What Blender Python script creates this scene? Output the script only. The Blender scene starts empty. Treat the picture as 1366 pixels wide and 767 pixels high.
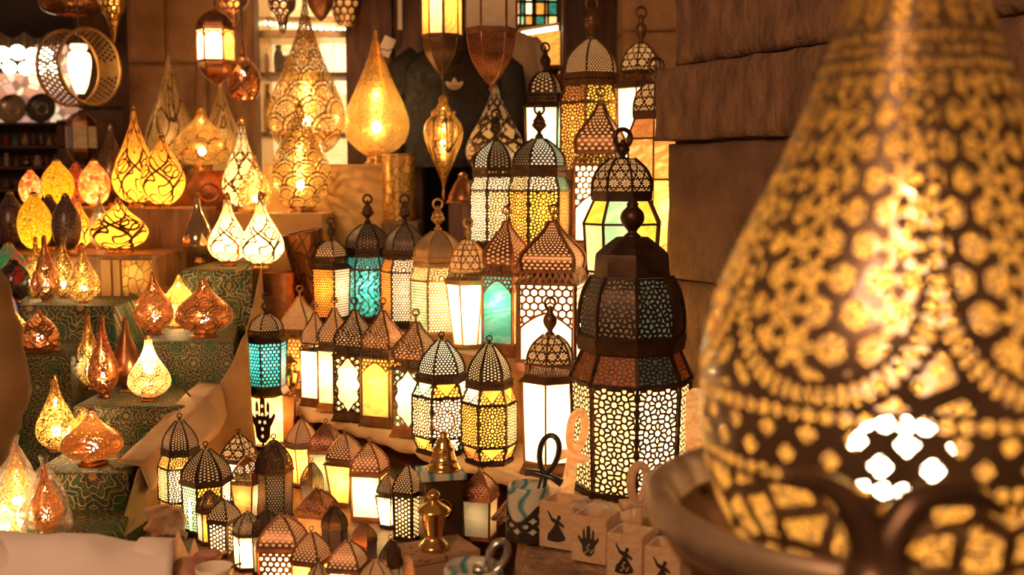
import bpy, bmesh, math, random
import numpy as np
from mathutils import Vector, Matrix, noise as mnoise

random.seed(7)
rng = np.random.RandomState(7)
PI = math.pi
sc = bpy.context.scene
COL = sc.collection

# ------------------------------------------------------------ camera, world, light
F = 1500.0                       # focal length in pixels of the 1366x767 frame
CAMZ = 1.5
PITCH = math.atan(143.5 / F)     # eye level falls on image row 240
cam_d = bpy.data.cameras.new('camera')
cam = bpy.data.objects.new('camera', cam_d)
COL.objects.link(cam)
cam.location = (0, 0, CAMZ)
cam.rotation_euler = (PI / 2 - PITCH, 0, 0)
cam_d.sensor_width = 36.0
cam_d.lens = F * 36.0 / 1366.0
cam_d.clip_start = 0.05
cam_d.dof.use_dof = True
cam_d.dof.focus_distance = 2.75
cam_d.dof.aperture_fstop = 3.2
sc.camera = cam

world = bpy.data.worlds.new('world')
sc.world = world
world.use_nodes = True
bg = world.node_tree.nodes['Background']
bg.inputs[0].default_value = (1.0, 0.50, 0.22, 1)
bg.inputs[1].default_value = 0.13

# unseen soft fill light added behind the camera to brighten the front
ad = bpy.data.lights.new('alley_fill', 'AREA')
ad.shape = 'DISK'; ad.size = 1.2; ad.energy = 50; ad.color = (1.0, 0.58, 0.32)
al = bpy.data.objects.new('alley_fill', ad); COL.objects.link(al)
al.location = (-1.3, -0.9, 3.1)
al.rotation_euler = (Vector((-0.6, 2.8, 0.8)) - al.location).to_track_quat('-Z', 'Y').to_euler()

vs = sc.view_settings
vs.view_transform = 'Standard'
vs.look = 'None'
vs.gamma = 1.0
vs.exposure = 0.55
vs.use_curve_mapping = False
sc.cycles.transparent_max_bounces = 24

# ------------------------------------------------------------ projection helpers
CP, SP = math.cos(PITCH), math.sin(PITCH)
def ray(px, py):
    dx = (px - 683) / F; dy = (383.5 - py) / F
    return Vector((dx, CP + dy * SP, -SP + dy * CP))
def at(px, py, Y):
    d = ray(px, py)
    return Vector((0, 0, CAMZ)) + d * (Y / d.y)
def row(z, Y):                   # image row of a point straight ahead at height z, depth Y
    e = math.atan2(CAMZ - z, Y) - PITCH
    return 383.5 + F * math.tan(e)
def y_at(py, z):                 # depth at which image row py meets height z
    d = ray(683, py)
    return (z - CAMZ) / d.z * d.y
def mpp(Y, z=1.2):               # metres per pixel there
    return (Y * CP + (CAMZ - z) * SP) / F
def X_at(px, Y, z=1.2):
    return (px - 683) * mpp(Y, z)

# ------------------------------------------------------------ materials
MATS = {}
def new_mat(name):
    m = bpy.data.materials.new(name); m.use_nodes = True
    MATS[name] = m
    nt = m.node_tree
    for n in list(nt.nodes): nt.nodes.remove(n)
    out = nt.nodes.new('ShaderNodeOutputMaterial')
    return m, nt, out
def N(nt, typ, **kw):
    n = nt.nodes.new(typ)
    for k, v in kw.items():
        if isinstance(k, str) and hasattr(n, k): setattr(n, k, v)
    return n
def rgba(c): return (c[0], c[1], c[2], 1.0)
def ramp(nt, stops, interp='LINEAR'):
    r = nt.nodes.new('ShaderNodeValToRGB')
    r.color_ramp.interpolation = interp
    e = r.color_ramp.elements
    while len(e) < len(stops): e.new(0.5)
    for i, (p, c) in enumerate(stops):
        e[i].position = p; e[i].color = rgba(c) if len(c) == 3 else c
    return r
def objco(nt, scale=(1, 1, 1)):
    tc = nt.nodes.new('ShaderNodeTexCoord'); mp = nt.nodes.new('ShaderNodeMapping')
    mp.inputs['Scale'].default_value = scale
    nt.links.new(tc.outputs['Object'], mp.inputs['Vector'])
    return mp.outputs['Vector']
def solid(name, col, rough=0.5, metal=0.0, col2=None, scale=20.0, bump=0.0, bscale=None, stretch=(1, 1, 1), coat=0.0, detail=4.0):
    m, nt, out = new_mat(name)
    b = nt.nodes.new('ShaderNodeBsdfPrincipled')
    b.inputs['Base Color'].default_value = rgba(col)
    b.inputs['Roughness'].default_value = rough
    b.inputs['Metallic'].default_value = metal
    if coat: b.inputs['Coat Weight'].default_value = coat
    nt.links.new(b.outputs[0], out.inputs[0])
    if col2 is not None or bump:
        v = objco(nt, stretch)
        if col2 is not None:
            t = nt.nodes.new('ShaderNodeTexNoise'); t.inputs['Scale'].default_value = scale; t.inputs['Detail'].default_value = detail
            nt.links.new(v, t.inputs['Vector'])
            r = ramp(nt, [(0.35, col), (0.65, col2)])
            nt.links.new(t.outputs['Fac'], r.inputs[0]); nt.links.new(r.outputs[0], b.inputs['Base Color'])
        if bump:
            t2 = nt.nodes.new('ShaderNodeTexNoise'); t2.inputs['Scale'].default_value = bscale or scale; t2.inputs['Detail'].default_value = 6
            nt.links.new(v, t2.inputs['Vector'])
            bp = nt.nodes.new('ShaderNodeBump'); bp.inputs['Strength'].default_value = bump; bp.inputs['Distance'].default_value = 0.02
            nt.links.new(t2.outputs['Fac'], bp.inputs['Height']); nt.links.new(bp.outputs[0], b.inputs['Normal'])
    return m
def pane(name, col, strength, col2=None, scale=9.0, trans=0.8, emit=None):
    """lit alabaster or coloured glass: translucent sheet that also gives off light"""
    m, nt, out = new_mat(name)
    tr = nt.nodes.new('ShaderNodeBsdfTranslucent'); df = nt.nodes.new('ShaderNodeBsdfPrincipled')
    df.inputs['Roughness'].default_value = 0.25
    mix = nt.nodes.new('ShaderNodeMixShader'); mix.inputs[0].default_value = 1 - trans
    em = nt.nodes.new('ShaderNodeEmission'); em.inputs[1].default_value = strength
    add = nt.nodes.new('ShaderNodeAddShader')
    for s in (tr.inputs[0], df.inputs['Base Color'], em.inputs[0]): s.default_value = rgba(col)
    if emit is not None: em.inputs[0].default_value = rgba(emit)
    if col2 is not None:
        v = objco(nt, (1, 1, 2.2))
        w = nt.nodes.new('ShaderNodeTexNoise'); w.inputs['Scale'].default_value = scale; w.inputs['Detail'].default_value = 3; w.inputs['Distortion'].default_value = 1.6
        nt.links.new(v, w.inputs['Vector'])
        r = ramp(nt, [(0.42, col), (0.5, col2), (0.56, col), (0.72, col2)])
        nt.links.new(w.outputs['Fac'], r.inputs[0])
        for s in (tr.inputs[0], df.inputs['Base Color']): nt.links.new(r.outputs[0], s)
        if emit is None: nt.links.new(r.outputs[0], em.inputs[0])
    nt.links.new(tr.outputs[0], mix.inputs[1]); nt.links.new(df.outputs[0], mix.inputs[2])
    nt.links.new(mix.outputs[0], add.inputs[0]); nt.links.new(em.outputs[0], add.inputs[1])
    nt.links.new(add.outputs[0], out.inputs[0])
    return m
def perf(name, col, opening=0.4, scale=260.0, rough=0.35, trans=0.35, metal=1.0, tcol=None):
    """thin sheet metal pricked with fine holes"""
    m, nt, out = new_mat(name)
    b = nt.nodes.new('ShaderNodeBsdfPrincipled')
    b.inputs['Base Color'].default_value = rgba(col); b.inputs['Metallic'].default_value = metal; b.inputs['Roughness'].default_value = rough
    tl = nt.nodes.new('ShaderNodeBsdfTranslucent'); tl.inputs[0].default_value = rgba(tcol or col)
    mx = nt.nodes.new('ShaderNodeMixShader'); mx.inputs[0].default_value = trans
    nt.links.new(b.outputs[0], mx.inputs[1]); nt.links.new(tl.outputs[0], mx.inputs[2])
    tp = nt.nodes.new('ShaderNodeBsdfTransparent')
    v = objco(nt)
    t = nt.nodes.new('ShaderNodeTexNoise'); t.inputs['Scale'].default_value = scale; t.inputs['Detail'].default_value = 1.0
    nt.links.new(v, t.inputs['Vector'])
    lo = 0.62 - opening * 0.3
    r = ramp(nt, [(lo, (0, 0, 0)), (lo + 0.03, (1, 1, 1))])
    nt.links.new(t.outputs['Fac'], r.inputs[0])
    m2 = nt.nodes.new('ShaderNodeMixShader')
    nt.links.new(r.outputs[0], m2.inputs[0]); nt.links.new(mx.outputs[0], m2.inputs[1]); nt.links.new(tp.outputs[0], m2.inputs[2])
    nt.links.new(m2.outputs[0], out.inputs[0])
    return m
def emitter(name, col, strength):
    m, nt, out = new_mat(name)
    e = nt.nodes.new('ShaderNodeEmission'); e.inputs[0].default_value = rgba(col); e.inputs[1].default_value = strength
    nt.links.new(e.outputs[0], out.inputs[0]); return m
def clear(name, col, opac=0.2, rough=0.1, bump=0.0):
    m, nt, out = new_mat(name)
    g = nt.nodes.new('ShaderNodeBsdfPrincipled'); g.inputs['Base Color'].default_value = rgba(col); g.inputs['Roughness'].default_value = rough
    tp = nt.nodes.new('ShaderNodeBsdfTransparent'); mx = nt.nodes.new('ShaderNodeMixShader')
    lw = nt.nodes.new('ShaderNodeLayerWeight'); lw.inputs[0].default_value = 0.35
    mr = nt.nodes.new('ShaderNodeMapRange'); mr.inputs['To Min'].default_value = opac; mr.inputs['To Max'].default_value = min(1, opac + 0.5)
    nt.links.new(lw.outputs['Facing'], mr.inputs[0]); nt.links.new(mr.outputs[0], mx.inputs[0])
    nt.links.new(tp.outputs[0], mx.inputs[1]); nt.links.new(g.outputs[0], mx.inputs[2]); nt.links.new(mx.outputs[0], out.inputs[0])
    if bump:
        v = objco(nt); t = nt.nodes.new('ShaderNodeTexNoise'); t.inputs['Scale'].default_value = 45; nt.links.new(v, t.inputs['Vector'])
        bp = nt.nodes.new('ShaderNodeBump'); bp.inputs['Strength'].default_value = bump; bp.inputs['Distance'].default_value = 0.02
        nt.links.new(t.outputs['Fac'], bp.inputs['Height']); nt.links.new(bp.outputs[0], g.inputs['Normal'])
    return m
def cellmat(name, cols, line, scale, lw=0.05, rough=0.5, metal=0.0, emit=0.0, trans=0.0, stretch=(1, 1, 1), warp=0.0):
    """cells of several colours parted by lines: printed cloth, mosaic glass"""
    m, nt, out = new_mat(name)
    v = objco(nt, stretch)
    if warp:
        nz = nt.nodes.new('ShaderNodeTexNoise'); nz.inputs['Scale'].default_value = scale * 0.8
        nt.links.new(v, nz.inputs['Vector'])
        vm = nt.nodes.new('ShaderNodeVectorMath'); vm.operation = 'MULTIPLY_ADD'
        vm.inputs[1].default_value = (warp, warp, warp); nt.links.new(nz.outputs['Color'], vm.inputs[0]); nt.links.new(v, vm.inputs[2])
        v = vm.outputs[0]
    a = nt.nodes.new('ShaderNodeTexVoronoi'); a.inputs['Scale'].default_value = scale
    e = nt.nodes.new('ShaderNodeTexVoronoi'); e.feature = 'DISTANCE_TO_EDGE'; e.inputs['Scale'].default_value = scale
    nt.links.new(v, a.inputs['Vector']); nt.links.new(v, e.inputs['Vector'])
    sp = nt.nodes.new('ShaderNodeSeparateColor'); nt.links.new(a.outputs['Color'], sp.inputs[0])
    st = [(i / len(cols), c) for i, c in enumerate(cols)]
    r = ramp(nt, st, 'CONSTANT'); nt.links.new(sp.outputs[0], r.inputs[0])
    r2 = ramp(nt, [(lw, (1, 1, 1)), (lw + 0.03, (0, 0, 0))]); nt.links.new(e.outputs['Distance'], r2.inputs[0])
    mx = nt.nodes.new('ShaderNodeMix'); mx.data_type = 'RGBA'
    nt.links.new(r2.outputs[0], mx.inputs[0]); nt.links.new(r.outputs[0], mx.inputs[6]); mx.inputs[7].default_value = rgba(line)
    b = nt.nodes.new('ShaderNodeBsdfPrincipled'); b.inputs['Roughness'].default_value = rough; b.inputs['Metallic'].default_value = metal
    nt.links.new(mx.outputs[2], b.inputs['Base Color'])
    last = b.outputs[0]
    if trans:
        tl = nt.nodes.new('ShaderNodeBsdfTranslucent'); nt.links.new(mx.outputs[2], tl.inputs[0])
        ms = nt.nodes.new('ShaderNodeMixShader'); ms.inputs[0].default_value = trans
        nt.links.new(last, ms.inputs[1]); nt.links.new(tl.outputs[0], ms.inputs[2]); last = ms.outputs[0]
    nt.links.new(last, out.inputs[0])
    if emit:
        nt.links.new(mx.outputs[2], b.inputs['Emission Color']); b.inputs['Emission Strength'].default_value = emit
    return m

# metals
solid('bronze', (0.17, 0.082, 0.036), 0.42, 0.8, (0.24, 0.12, 0.055), 30)
solid('dark_iron', (0.055, 0.030, 0.018), 0.42, 0.75, (0.10, 0.052, 0.028), 30)
solid('copper', (0.42, 0.17, 0.075), 0.32, 0.95, (0.30, 0.12, 0.05), 25)
solid('rust_copper', (0.40, 0.17, 0.08), 0.40, 0.8, (0.24, 0.10, 0.05), 35)
solid('brass', (0.90, 0.58, 0.20), 0.17, 1.0, (0.58, 0.34, 0.10), 18)
solid('pale_brass', (0.62, 0.40, 0.17), 0.34, 0.9, (0.45, 0.27, 0.10), 28)
solid('silver', (0.42, 0.33, 0.25), 0.25, 0.95, (0.30, 0.22, 0.16), 20)
solid('line_brown', (0.10, 0.05, 0.018), 0.4, 0.8)
solid('line_gold', (0.22, 0.11, 0.03), 0.35, 0.9)
pane('dull_orange', (0.30, 0.07, 0.015), 0.02, None, trans=0.3)
pane('dull_blue', (0.05, 0.09, 0.12), 0.02, None, trans=0.3)
# panes (lit)
pane('lit_white', (1.0, 0.86, 0.58), 0.75, (0.95, 0.74, 0.42), 6)
pane('lit_cream', (1.0, 0.76, 0.38), 0.6, (0.9, 0.58, 0.22), 7)
pane('lit_amber', (1.0, 0.52, 0.10), 0.5, (0.75, 0.30, 0.05), 8)
pane('lit_orange', (1.0, 0.30, 0.04), 0.5, (0.9, 0.42, 0.06), 14)
pane('lit_marble', (1.0, 0.60, 0.18), 0.5, (0.66, 0.27, 0.05), 5)
pane('lit_teal', (0.05, 0.40, 0.30), 0.22, (0.20, 0.58, 0.42), 7)
pane('dome_glow', (1.0, 0.62, 0.24), 0.28, None, trans=0.85)
pane('lit_green', (0.42, 0.80, 0.46), 0.38, (0.62, 0.88, 0.60), 8)
pane('lit_yellow', (1.0, 0.72, 0.10), 0.55, (0.95, 0.55, 0.05), 8)
pane('dim_teal', (0.12, 0.50, 0.38), 0.10, (0.30, 0.62, 0.46), 5)
pane('dim_green', (0.40, 0.55, 0.34), 0.10, (0.60, 0.66, 0.42), 6)
pane('dim_amber', (0.70, 0.34, 0.10), 0.16, (0.55, 0.24, 0.07), 6)
pane('dim_cream', (0.70, 0.46, 0.22), 0.10, (0.6, 0.40, 0.2), 6)
pane('grey_glass', (0.42, 0.40, 0.30), 0.04, (0.5, 0.46, 0.34), 6)
# pricked sheet
perf('perf_gold', (0.80, 0.46, 0.11), 0.40, 200, 0.26, 0.16, 1.0, (1.0, 0.62, 0.16))
perf('perf_gold_fine', (0.80, 0.46, 0.11), 0.36, 220, 0.24, 0.18, 1.0, (1.0, 0.62, 0.16))
perf('perf_copper', (0.62, 0.25, 0.11), 0.05, 200, 0.22, 0.03, 1.0, (0.9, 0.36, 0.1))
perf('perf_cream', (0.80, 0.55, 0.25), 0.30, 260, 0.35, 0.3, 0.6, (1.0, 0.75, 0.35))
perf('perf_silver', (0.38, 0.28, 0.19), 0.22, 300, 0.25, 0.2, 1.0, (0.8, 0.55, 0.3))
pane('glow_gold', (1.0, 0.43, 0.055), 0.20, (0.90, 0.33, 0.035), 12)
pane('glow_cream', (1.0, 0.74, 0.34), 0.40, (1.0, 0.62, 0.22), 12)
pane('alabaster_lit', (1.0, 0.72, 0.30), 0.55, (0.85, 0.48, 0.14), 7)
pane('alabaster', (0.86, 0.62, 0.36), 0.02, (0.78, 0.50, 0.24), 9, trans=0.5)
pane('alabaster_amber', (0.95, 0.60, 0.22), 0.22, (0.80, 0.42, 0.12), 8, trans=0.6)  # own glow put into the ankh and slab, which hold no lamp
emitter('bulb', (1.0, 0.80, 0.50), 22)
emitter('led', (1.0, 0.86, 0.55), 7)
# surroundings
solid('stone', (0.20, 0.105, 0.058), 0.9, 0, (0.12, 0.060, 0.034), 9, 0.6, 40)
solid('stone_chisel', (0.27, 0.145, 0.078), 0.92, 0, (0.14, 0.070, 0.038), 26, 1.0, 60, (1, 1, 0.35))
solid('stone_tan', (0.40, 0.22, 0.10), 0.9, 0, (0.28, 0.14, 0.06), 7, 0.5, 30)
solid('rock', (0.42, 0.25, 0.14), 0.95, 0, (0.20, 0.11, 0.06), 14, 1.0, 35)
solid('wood_dark', (0.13, 0.045, 0.020), 0.5, 0, (0.055, 0.018, 0.009), 8, 0.2, 30, (6, 6, 0.7))
solid('wood_mid', (0.34, 0.165, 0.055), 0.55, 0, (0.19, 0.09, 0.035), 8, 0.2, 30, (4, 4, 0.8))
solid('shelf_cloth', (0.76, 0.56, 0.33), 0.8, 0, (0.62, 0.43, 0.24), 8, 0.3, 30)
solid('canvas', (0.42, 0.25, 0.11), 0.9, 0, (0.32, 0.18, 0.075), 6, 0.3, 60)
solid('beige_board', (0.64, 0.38, 0.13), 0.8, 0, (0.56, 0.31, 0.10), 5, 0.1)
solid('floor', (0.10, 0.055, 0.03), 0.8, 0, (0.06, 0.03, 0.02), 4)
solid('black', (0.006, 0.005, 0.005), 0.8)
solid('black_cloth', (0.012, 0.010, 0.010), 0.85, 0, (0.02, 0.017, 0.016), 40, 0.3, 80)
solid('pale_cloth', (0.46, 0.34, 0.22), 0.85, 0, (0.38, 0.27, 0.17), 10, 0.4, 14)
solid('white_cotton', (0.88, 0.76, 0.70), 0.85, 0, (0.84, 0.71, 0.64), 5, 0.2, 10)
solid('tan_jacket', (0.30, 0.155, 0.05), 0.75, 0, (0.23, 0.115, 0.035), 10, 0.3, 12)
solid('skin', (0.42, 0.19, 0.11), 0.5, 0, (0.34, 0.14, 0.08), 30, 0.15, 120)
solid('nail', (0.60, 0.33, 0.24), 0.35)
solid('white_china', (0.85, 0.72, 0.55), 0.25)
solid('white_plastic', (0.75, 0.66, 0.52), 0.5)
solid('logo_white', (0.75, 0.62, 0.45), 0.7)
solid('cable', (0.08, 0.045, 0.02), 0.6)
solid('horn', (0.16, 0.085, 0.05), 0.28, 0.6, (0.09, 0.045, 0.025), 20)
solid('dish', (0.22, 0.105, 0.055), 0.38, 0.5, (0.10, 0.045, 0.022), 18, 0.15, 30)
solid('dish_rim', (0.36, 0.25, 0.16), 0.35, 0.4, (0.24, 0.15, 0.09), 30)
solid('ink_silver', (0.10, 0.085, 0.07), 0.35, 0.7)
solid('ankh_black', (0.03, 0.022, 0.018), 0.3, 0.0, coat=0.4)
solid('ankh_silver', (0.55, 0.50, 0.46), 0.22, 0.9)
solid('wood_carved', (0.52, 0.29, 0.12), 0.55, 0, (0.30, 0.15, 0.06), 60, 0.8, 80)
solid('paper', (0.50, 0.32, 0.18), 0.85, 0, (0.40, 0.25, 0.13), 8, 0.3, 20)
clear('plastic_wrap', (0.85, 0.7, 0.6), 0.16, 0.12, 0.8)
clear('window_glass', (0.9, 0.8, 0.6), 0.08, 0.05)
solid('silver_glass', (0.42, 0.30, 0.20), 0.12, 0.85, (0.62, 0.45, 0.28), 10)
def print_cloth(name, T, hues):
    """printed tent cloth: tiles with a petalled medallion and a border"""
    m, nt, out = new_mat(name)
    tc = N(nt, 'ShaderNodeTexCoord'); sx = N(nt, 'ShaderNodeSeparateXYZ'); nt.links.new(tc.outputs['Object'], sx.inputs[0])
    def mth(op, a, b=None, c=None):
        n = nt.nodes.new('ShaderNodeMath'); n.operation = op
        for i_, q in enumerate((a, b, c)):
            if q is None: continue
            if isinstance(q, (int, float)): n.inputs[i_].default_value = q
            else: nt.links.new(q, n.inputs[i_])
        return n.outputs[0]
    x = mth('DIVIDE', sx.outputs[0], T); y = mth('DIVIDE', mth('ADD', sx.outputs[2], sx.outputs[1]), T)
    u = mth('SUBTRACT', mth('FRACT', x), .5); v = mth('SUBTRACT', mth('FRACT', y), .5)
    r = mth('SQRT', mth('ADD', mth('MULTIPLY', u, u), mth('MULTIPLY', v, v)))
    th = mth('ARCTAN2', v, u)
    pet = mth('MULTIPLY_ADD', mth('COSINE', mth('MULTIPLY', th, 8.0)), .16, 1.0)
    mm = mth('MULTIPLY', r, pet)
    cr, gr, dk, pu, ye = (.30, .21, .085), (.014, .055, .014), (.008, .024, .008), (.05, .022, .035), (.42, .26, .03)
    st = [(0, hues[0]), (.07, dk), (.09, hues[1]), (.16, cr), (.18, hues[2]), (.27, dk), (.30, cr), (.325, hues[3]), (.42, cr), (.44, dk), (.53, cr), (.55, gr)]
    rp = ramp(nt, st, 'CONSTANT'); nt.links.new(mm, rp.inputs[0])
    # scrolling stems over the ground
    nz = N(nt, 'ShaderNodeTexNoise'); nz.inputs['Scale'].default_value = 2.2 / T; nz.inputs['Detail'].default_value = 1.0; nt.links.new(tc.outputs['Object'], nz.inputs['Vector'])
    w = mth('ABSOLUTE', mth('SINE', mth('MULTIPLY', nz.outputs[0], 44.0)))
    lt = mth('LESS_THAN', w, .20)
    mx = N(nt, 'ShaderNodeMix'); mx.data_type = 'RGBA'; nt.links.new(mth('MULTIPLY', lt, .8), mx.inputs[0]); nt.links.new(rp.outputs[0], mx.inputs[6]); mx.inputs[7].default_value = rgba(cr)
    b = N(nt, 'ShaderNodeBsdfPrincipled'); b.inputs['Roughness'].default_value = .75; nt.links.new(mx.outputs[2], b.inputs['Base Color']); nt.links.new(b.outputs[0], out.inputs[0])
print_cloth('green_cloth', .15, [(.34, .20, .03), (.045, .02, .03), (.022, .065, .02), (.010, .032, .010)])
print_cloth('green_cloth_fine', .095, [(.28, .19, .06), (.022, .065, .02), (.045, .02, .03), (.012, .034, .012)])
cellmat('mosaic_yellow', [(0.95, 0.55, 0.02), (0.9, 0.45, 0.01), (0.8, 0.6, 0.05)], (0.25, 0.11, 0.01), 90, 0.04, 0.3, emit=0.35, trans=0.4)
cellmat('mosaic_red', [(0.35, 0.02, 0.02), (0.5, 0.06, 0.02), (0.25, 0.01, 0.03)], (0.5, 0.3, 0.1), 90, 0.03, 0.3, emit=0.12, trans=0.3)
cellmat('mosaic_orange', [(1.0, 0.30, 0.05), (0.95, 0.5, 0.1), (0.9, 0.12, 0.04), (0.9, 0.7, 0.3)], (0.5, 0.2, 0.05), 70, 0.04, 0.3, emit=0.45, trans=0.4)
cellmat('mosaic_purple', [(0.03, 0.015, 0.03), (0.06, 0.02, 0.04), (0.02, 0.015, 0.02)], (0.16, 0.09, 0.06), 90, 0.04, 0.3)
cellmat('mosaic_flower', [(0.04, 0.35, 0.10), (0.7, 0.05, 0.08), (0.1, 0.25, 0.12), (0.25, 0.15, 0.08)], (0.3, 0.2, 0.1), 40, 0.05, 0.3, emit=0.12)
cellmat('mosaic_blue', [(0.03, 0.06, 0.45), (0.08, 0.05, 0.3), (0.05, 0.15, 0.4)], (0.3, 0.2, 0.15), 100, 0.05, 0.3, emit=0.15)
cellmat('mosaic_dark', [(0.02, 0.015, 0.015), (0.30, 0.02, 0.02), (0.015, 0.012, 0.012), (0.02, 0.02, 0.015)], (0.05, 0.03, 0.02), 45, 0.03, 0.2)
cellmat('gold_panel', [(0.75, 0.45, 0.12), (0.62, 0.36, 0.09)], (0.28, 0.15, 0.04), 45, 0.04, 0.35, metal=0.8, stretch=(1, 1, 0.6))
cellmat('soap_box', [(0.36, 0.20, 0.10), (0.36, 0.20, 0.10), (0.20, 0.09, 0.045)], (0.38, 0.215, 0.11), 75, 0.13, 0.6)
cellmat('far_goods', [(0.8, 0.5, 0.4), (0.5, 0.22, 0.14), (0.9, 0.72, 0.5), (0.6, 0.35, 0.3), (0.2, 0.1, 0.07)], (0.3, 0.15, 0.1), 16, 0.03, 0.6, emit=0.35)  # emission makes the goods look lit, though none is a lamp
m, nt, out = new_mat('marble_teal')
b_ = N(nt, 'ShaderNodeBsdfPrincipled'); b_.inputs['Roughness'].default_value = 0.2
w_ = N(nt, 'ShaderNodeTexWave'); w_.inputs['Scale'].default_value = 9; w_.inputs['Distortion'].default_value = 5; w_.inputs['Detail'].default_value = 2
v_ = objco(nt, (0.5, 0.5, 1.4)); nt.links.new(v_, w_.inputs['Vector'])
r_ = ramp(nt, [(0.25, (0.62, 0.55, 0.42)), (0.5, (0.12, 0.30, 0.30)), (0.72, (0.05, 0.17, 0.2)), (0.9, (0.5, 0.5, 0.42))])
nt.links.new(w_.outputs['Fac'], r_.inputs[0]); nt.links.new(r_.outputs[0], b_.inputs['Base Color']); nt.links.new(b_.outputs[0], out.inputs[0])
# ------------------------------------------------------------ mesh helpers
class MB:
    def __init__(s): s.v = []; s.f = []; s.mi = []
    def add(s, vs, fs, mi=0):
        o = len(s.v); s.v.extend([tuple(p) for p in vs])
        s.f.extend([tuple(i + o for i in f) for f in fs]); s.mi.extend([mi] * len(fs))
    def box(s, c, d, mi=0, M=None):
        x, y, z = c; a, b, h = d[0] / 2, d[1] / 2, d[2] / 2
        vs = [Vector((x + i * a, y + j * b, z + k * h)) for k in (-1, 1) for j in (-1, 1) for i in (-1, 1)]
        if M: vs = [M @ p for p in vs]
        s.add(vs, [(0, 2, 3, 1), (4, 5, 7, 6), (0, 1, 5, 4), (2, 6, 7, 3), (0, 4, 6, 2), (1, 3, 7, 5)], mi)
    def bar(s, p0, p1, w, h, up=Vector((0, 0, 1)), mi=0):
        p0 = Vector(p0); p1 = Vector(p1); d = (p1 - p0).normalized()
        a = d.cross(up)
        if a.length < 1e-4: a = d.cross(Vector((1, 0, 0)))
        a.normalize(); b = a.cross(d)
        vs = [p + a * (i * w / 2) + b * (j * h / 2) for p in (p0, p1) for i, j in ((-1, -1), (1, -1), (1, 1), (-1, 1))]
        s.add(vs, [(0, 3, 2, 1), (4, 5, 6, 7), (0, 1, 5, 4), (1, 2, 6, 5), (2, 3, 7, 6), (3, 0, 4, 7)], mi)
    def lathe(s, prof, seg=16, mi=0, c=(0, 0, 0), cap=True, a0=0.0, sx=1.0):
        n = len(prof); vs = []; fs = []
        for z, r in prof:
            for k in range(seg):
                a = a0 + 2 * PI * k / seg
                vs.append((c[0] + r * math.cos(a) * sx, c[1] + r * math.sin(a), c[2] + z))
        for i in range(n - 1):
            for k in range(seg):
                k2 = (k + 1) % seg
                fs.append((i * seg + k, i * seg + k2, (i + 1) * seg + k2, (i + 1) * seg + k))
        if cap:
            fs.append(tuple(range(seg - 1, -1, -1))); fs.append(tuple((n - 1) * seg + k for k in range(seg)))
        s.add(vs, fs, mi)
    def tube(s, pts, rad, seg=8, mi=0, cap=True, flat=1.0):
        pts = [Vector(p) for p in pts]; n = len(pts)
        if not hasattr(rad, '__len__'): rad = [rad] * n
        vs = []; fs = []; up = Vector((0, 0, 1)); a = None
        for i, p in enumerate(pts):
            d = (pts[min(i + 1, n - 1)] - pts[max(i - 1, 0)]).normalized()
            if a is None:
                a = d.cross(up)
                if a.length < 0.1: a = d.cross(Vector((0, 1, 0)))
            a = (a - d * a.dot(d)).normalized(); b = d.cross(a)
            for k in range(seg):
                t = 2 * PI * k / seg
                vs.append(p + a * (math.cos(t) * rad[i]) + b * (math.sin(t) * rad[i] * flat))
        for i in range(n - 1):
            for k in range(seg):
                k2 = (k + 1) % seg
                fs.append((i * seg + k, i * seg + k2, (i + 1) * seg + k2, (i + 1) * seg + k))
        if cap:
            fs.append(tuple(range(seg - 1, -1, -1))); fs.append(tuple((n - 1) * seg + k for k in range(seg)))
        s.add(vs, fs, mi)
    def torus(s, c, R, r, axis='y', seg=20, sg=8, mi=0, sx=1.0, sz=1.0):
        vs = []; fs = []
        for i in range(seg):
            a = 2 * PI * i / seg
            for j in range(sg):
                b = 2 * PI * j / sg
                q = R + r * math.cos(b)
                p = (q * math.cos(a) * sx, r * math.sin(b), q * math.sin(a) * sz)
                if axis == 'z': p = (p[0], p[2], p[1])
                if axis == 'x': p = (p[1], p[0], p[2])
                vs.append((c[0] + p[0], c[1] + p[1], c[2] + p[2]))
        for i in range(seg):
            for j in range(sg):
                i2 = (i + 1) % seg; j2 = (j + 1) % sg
                fs.append((i * sg + j, i2 * sg + j, i2 * sg + j2, i * sg + j2))
        s.add(vs, fs, mi)
    def prism(s, poly, th, mi=0, M=None):
        """flat outline in x-z, thickness along y"""
        n = len(poly); vs = [Vector((x, -th / 2, z)) for x, z in poly] + [Vector((x, th / 2, z)) for x, z in poly]
        if M: vs = [M @ p for p in vs]
        fs = [tuple(range(n)), tuple(range(2 * n - 1, n - 1, -1))] + [(i, i + n, (i + 1) % n + n, (i + 1) % n) for i in range(n)]
        s.add(vs, fs, mi)
    def mesh(s, name, mats, smooth=False):
        me = bpy.data.meshes.new(name); me.from_pydata(s.v, [], s.f); me.update()
        for m_ in ([mats] if isinstance(mats, str) else mats): me.materials.append(MATS[m_])
        if any(s.mi): me.polygons.foreach_set('material_index', s.mi)
        me.polygons.foreach_set('use_smooth', [bool(smooth)] * len(me.polygons))
        return me
    def build(s, name, mats, parent=None, smooth=False, loc=None, rz=None):
        return link(name, s.mesh(name, mats, smooth), parent, loc, rz)
def link(name, me, parent=None, loc=None, rz=None):
    o = bpy.data.objects.new(name, me); COL.objects.link(o)
    if parent is not None: o.parent = parent
    if loc is not None: o.location = loc
    if rz is not None: o.rotation_euler = (0, 0, rz)
    return o
def smooth_angle(o, ang=40):
    me = o.data
    me.polygons.foreach_set('use_smooth', [True] * len(me.polygons))
    bm = bmesh.new(); bm.from_mesh(me)
    for e in bm.edges:
        if len(e.link_faces) == 2 and e.calc_face_angle(0) > math.radians(ang): e.smooth = False
    bm.to_mesh(me); bm.free()
    return o
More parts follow.
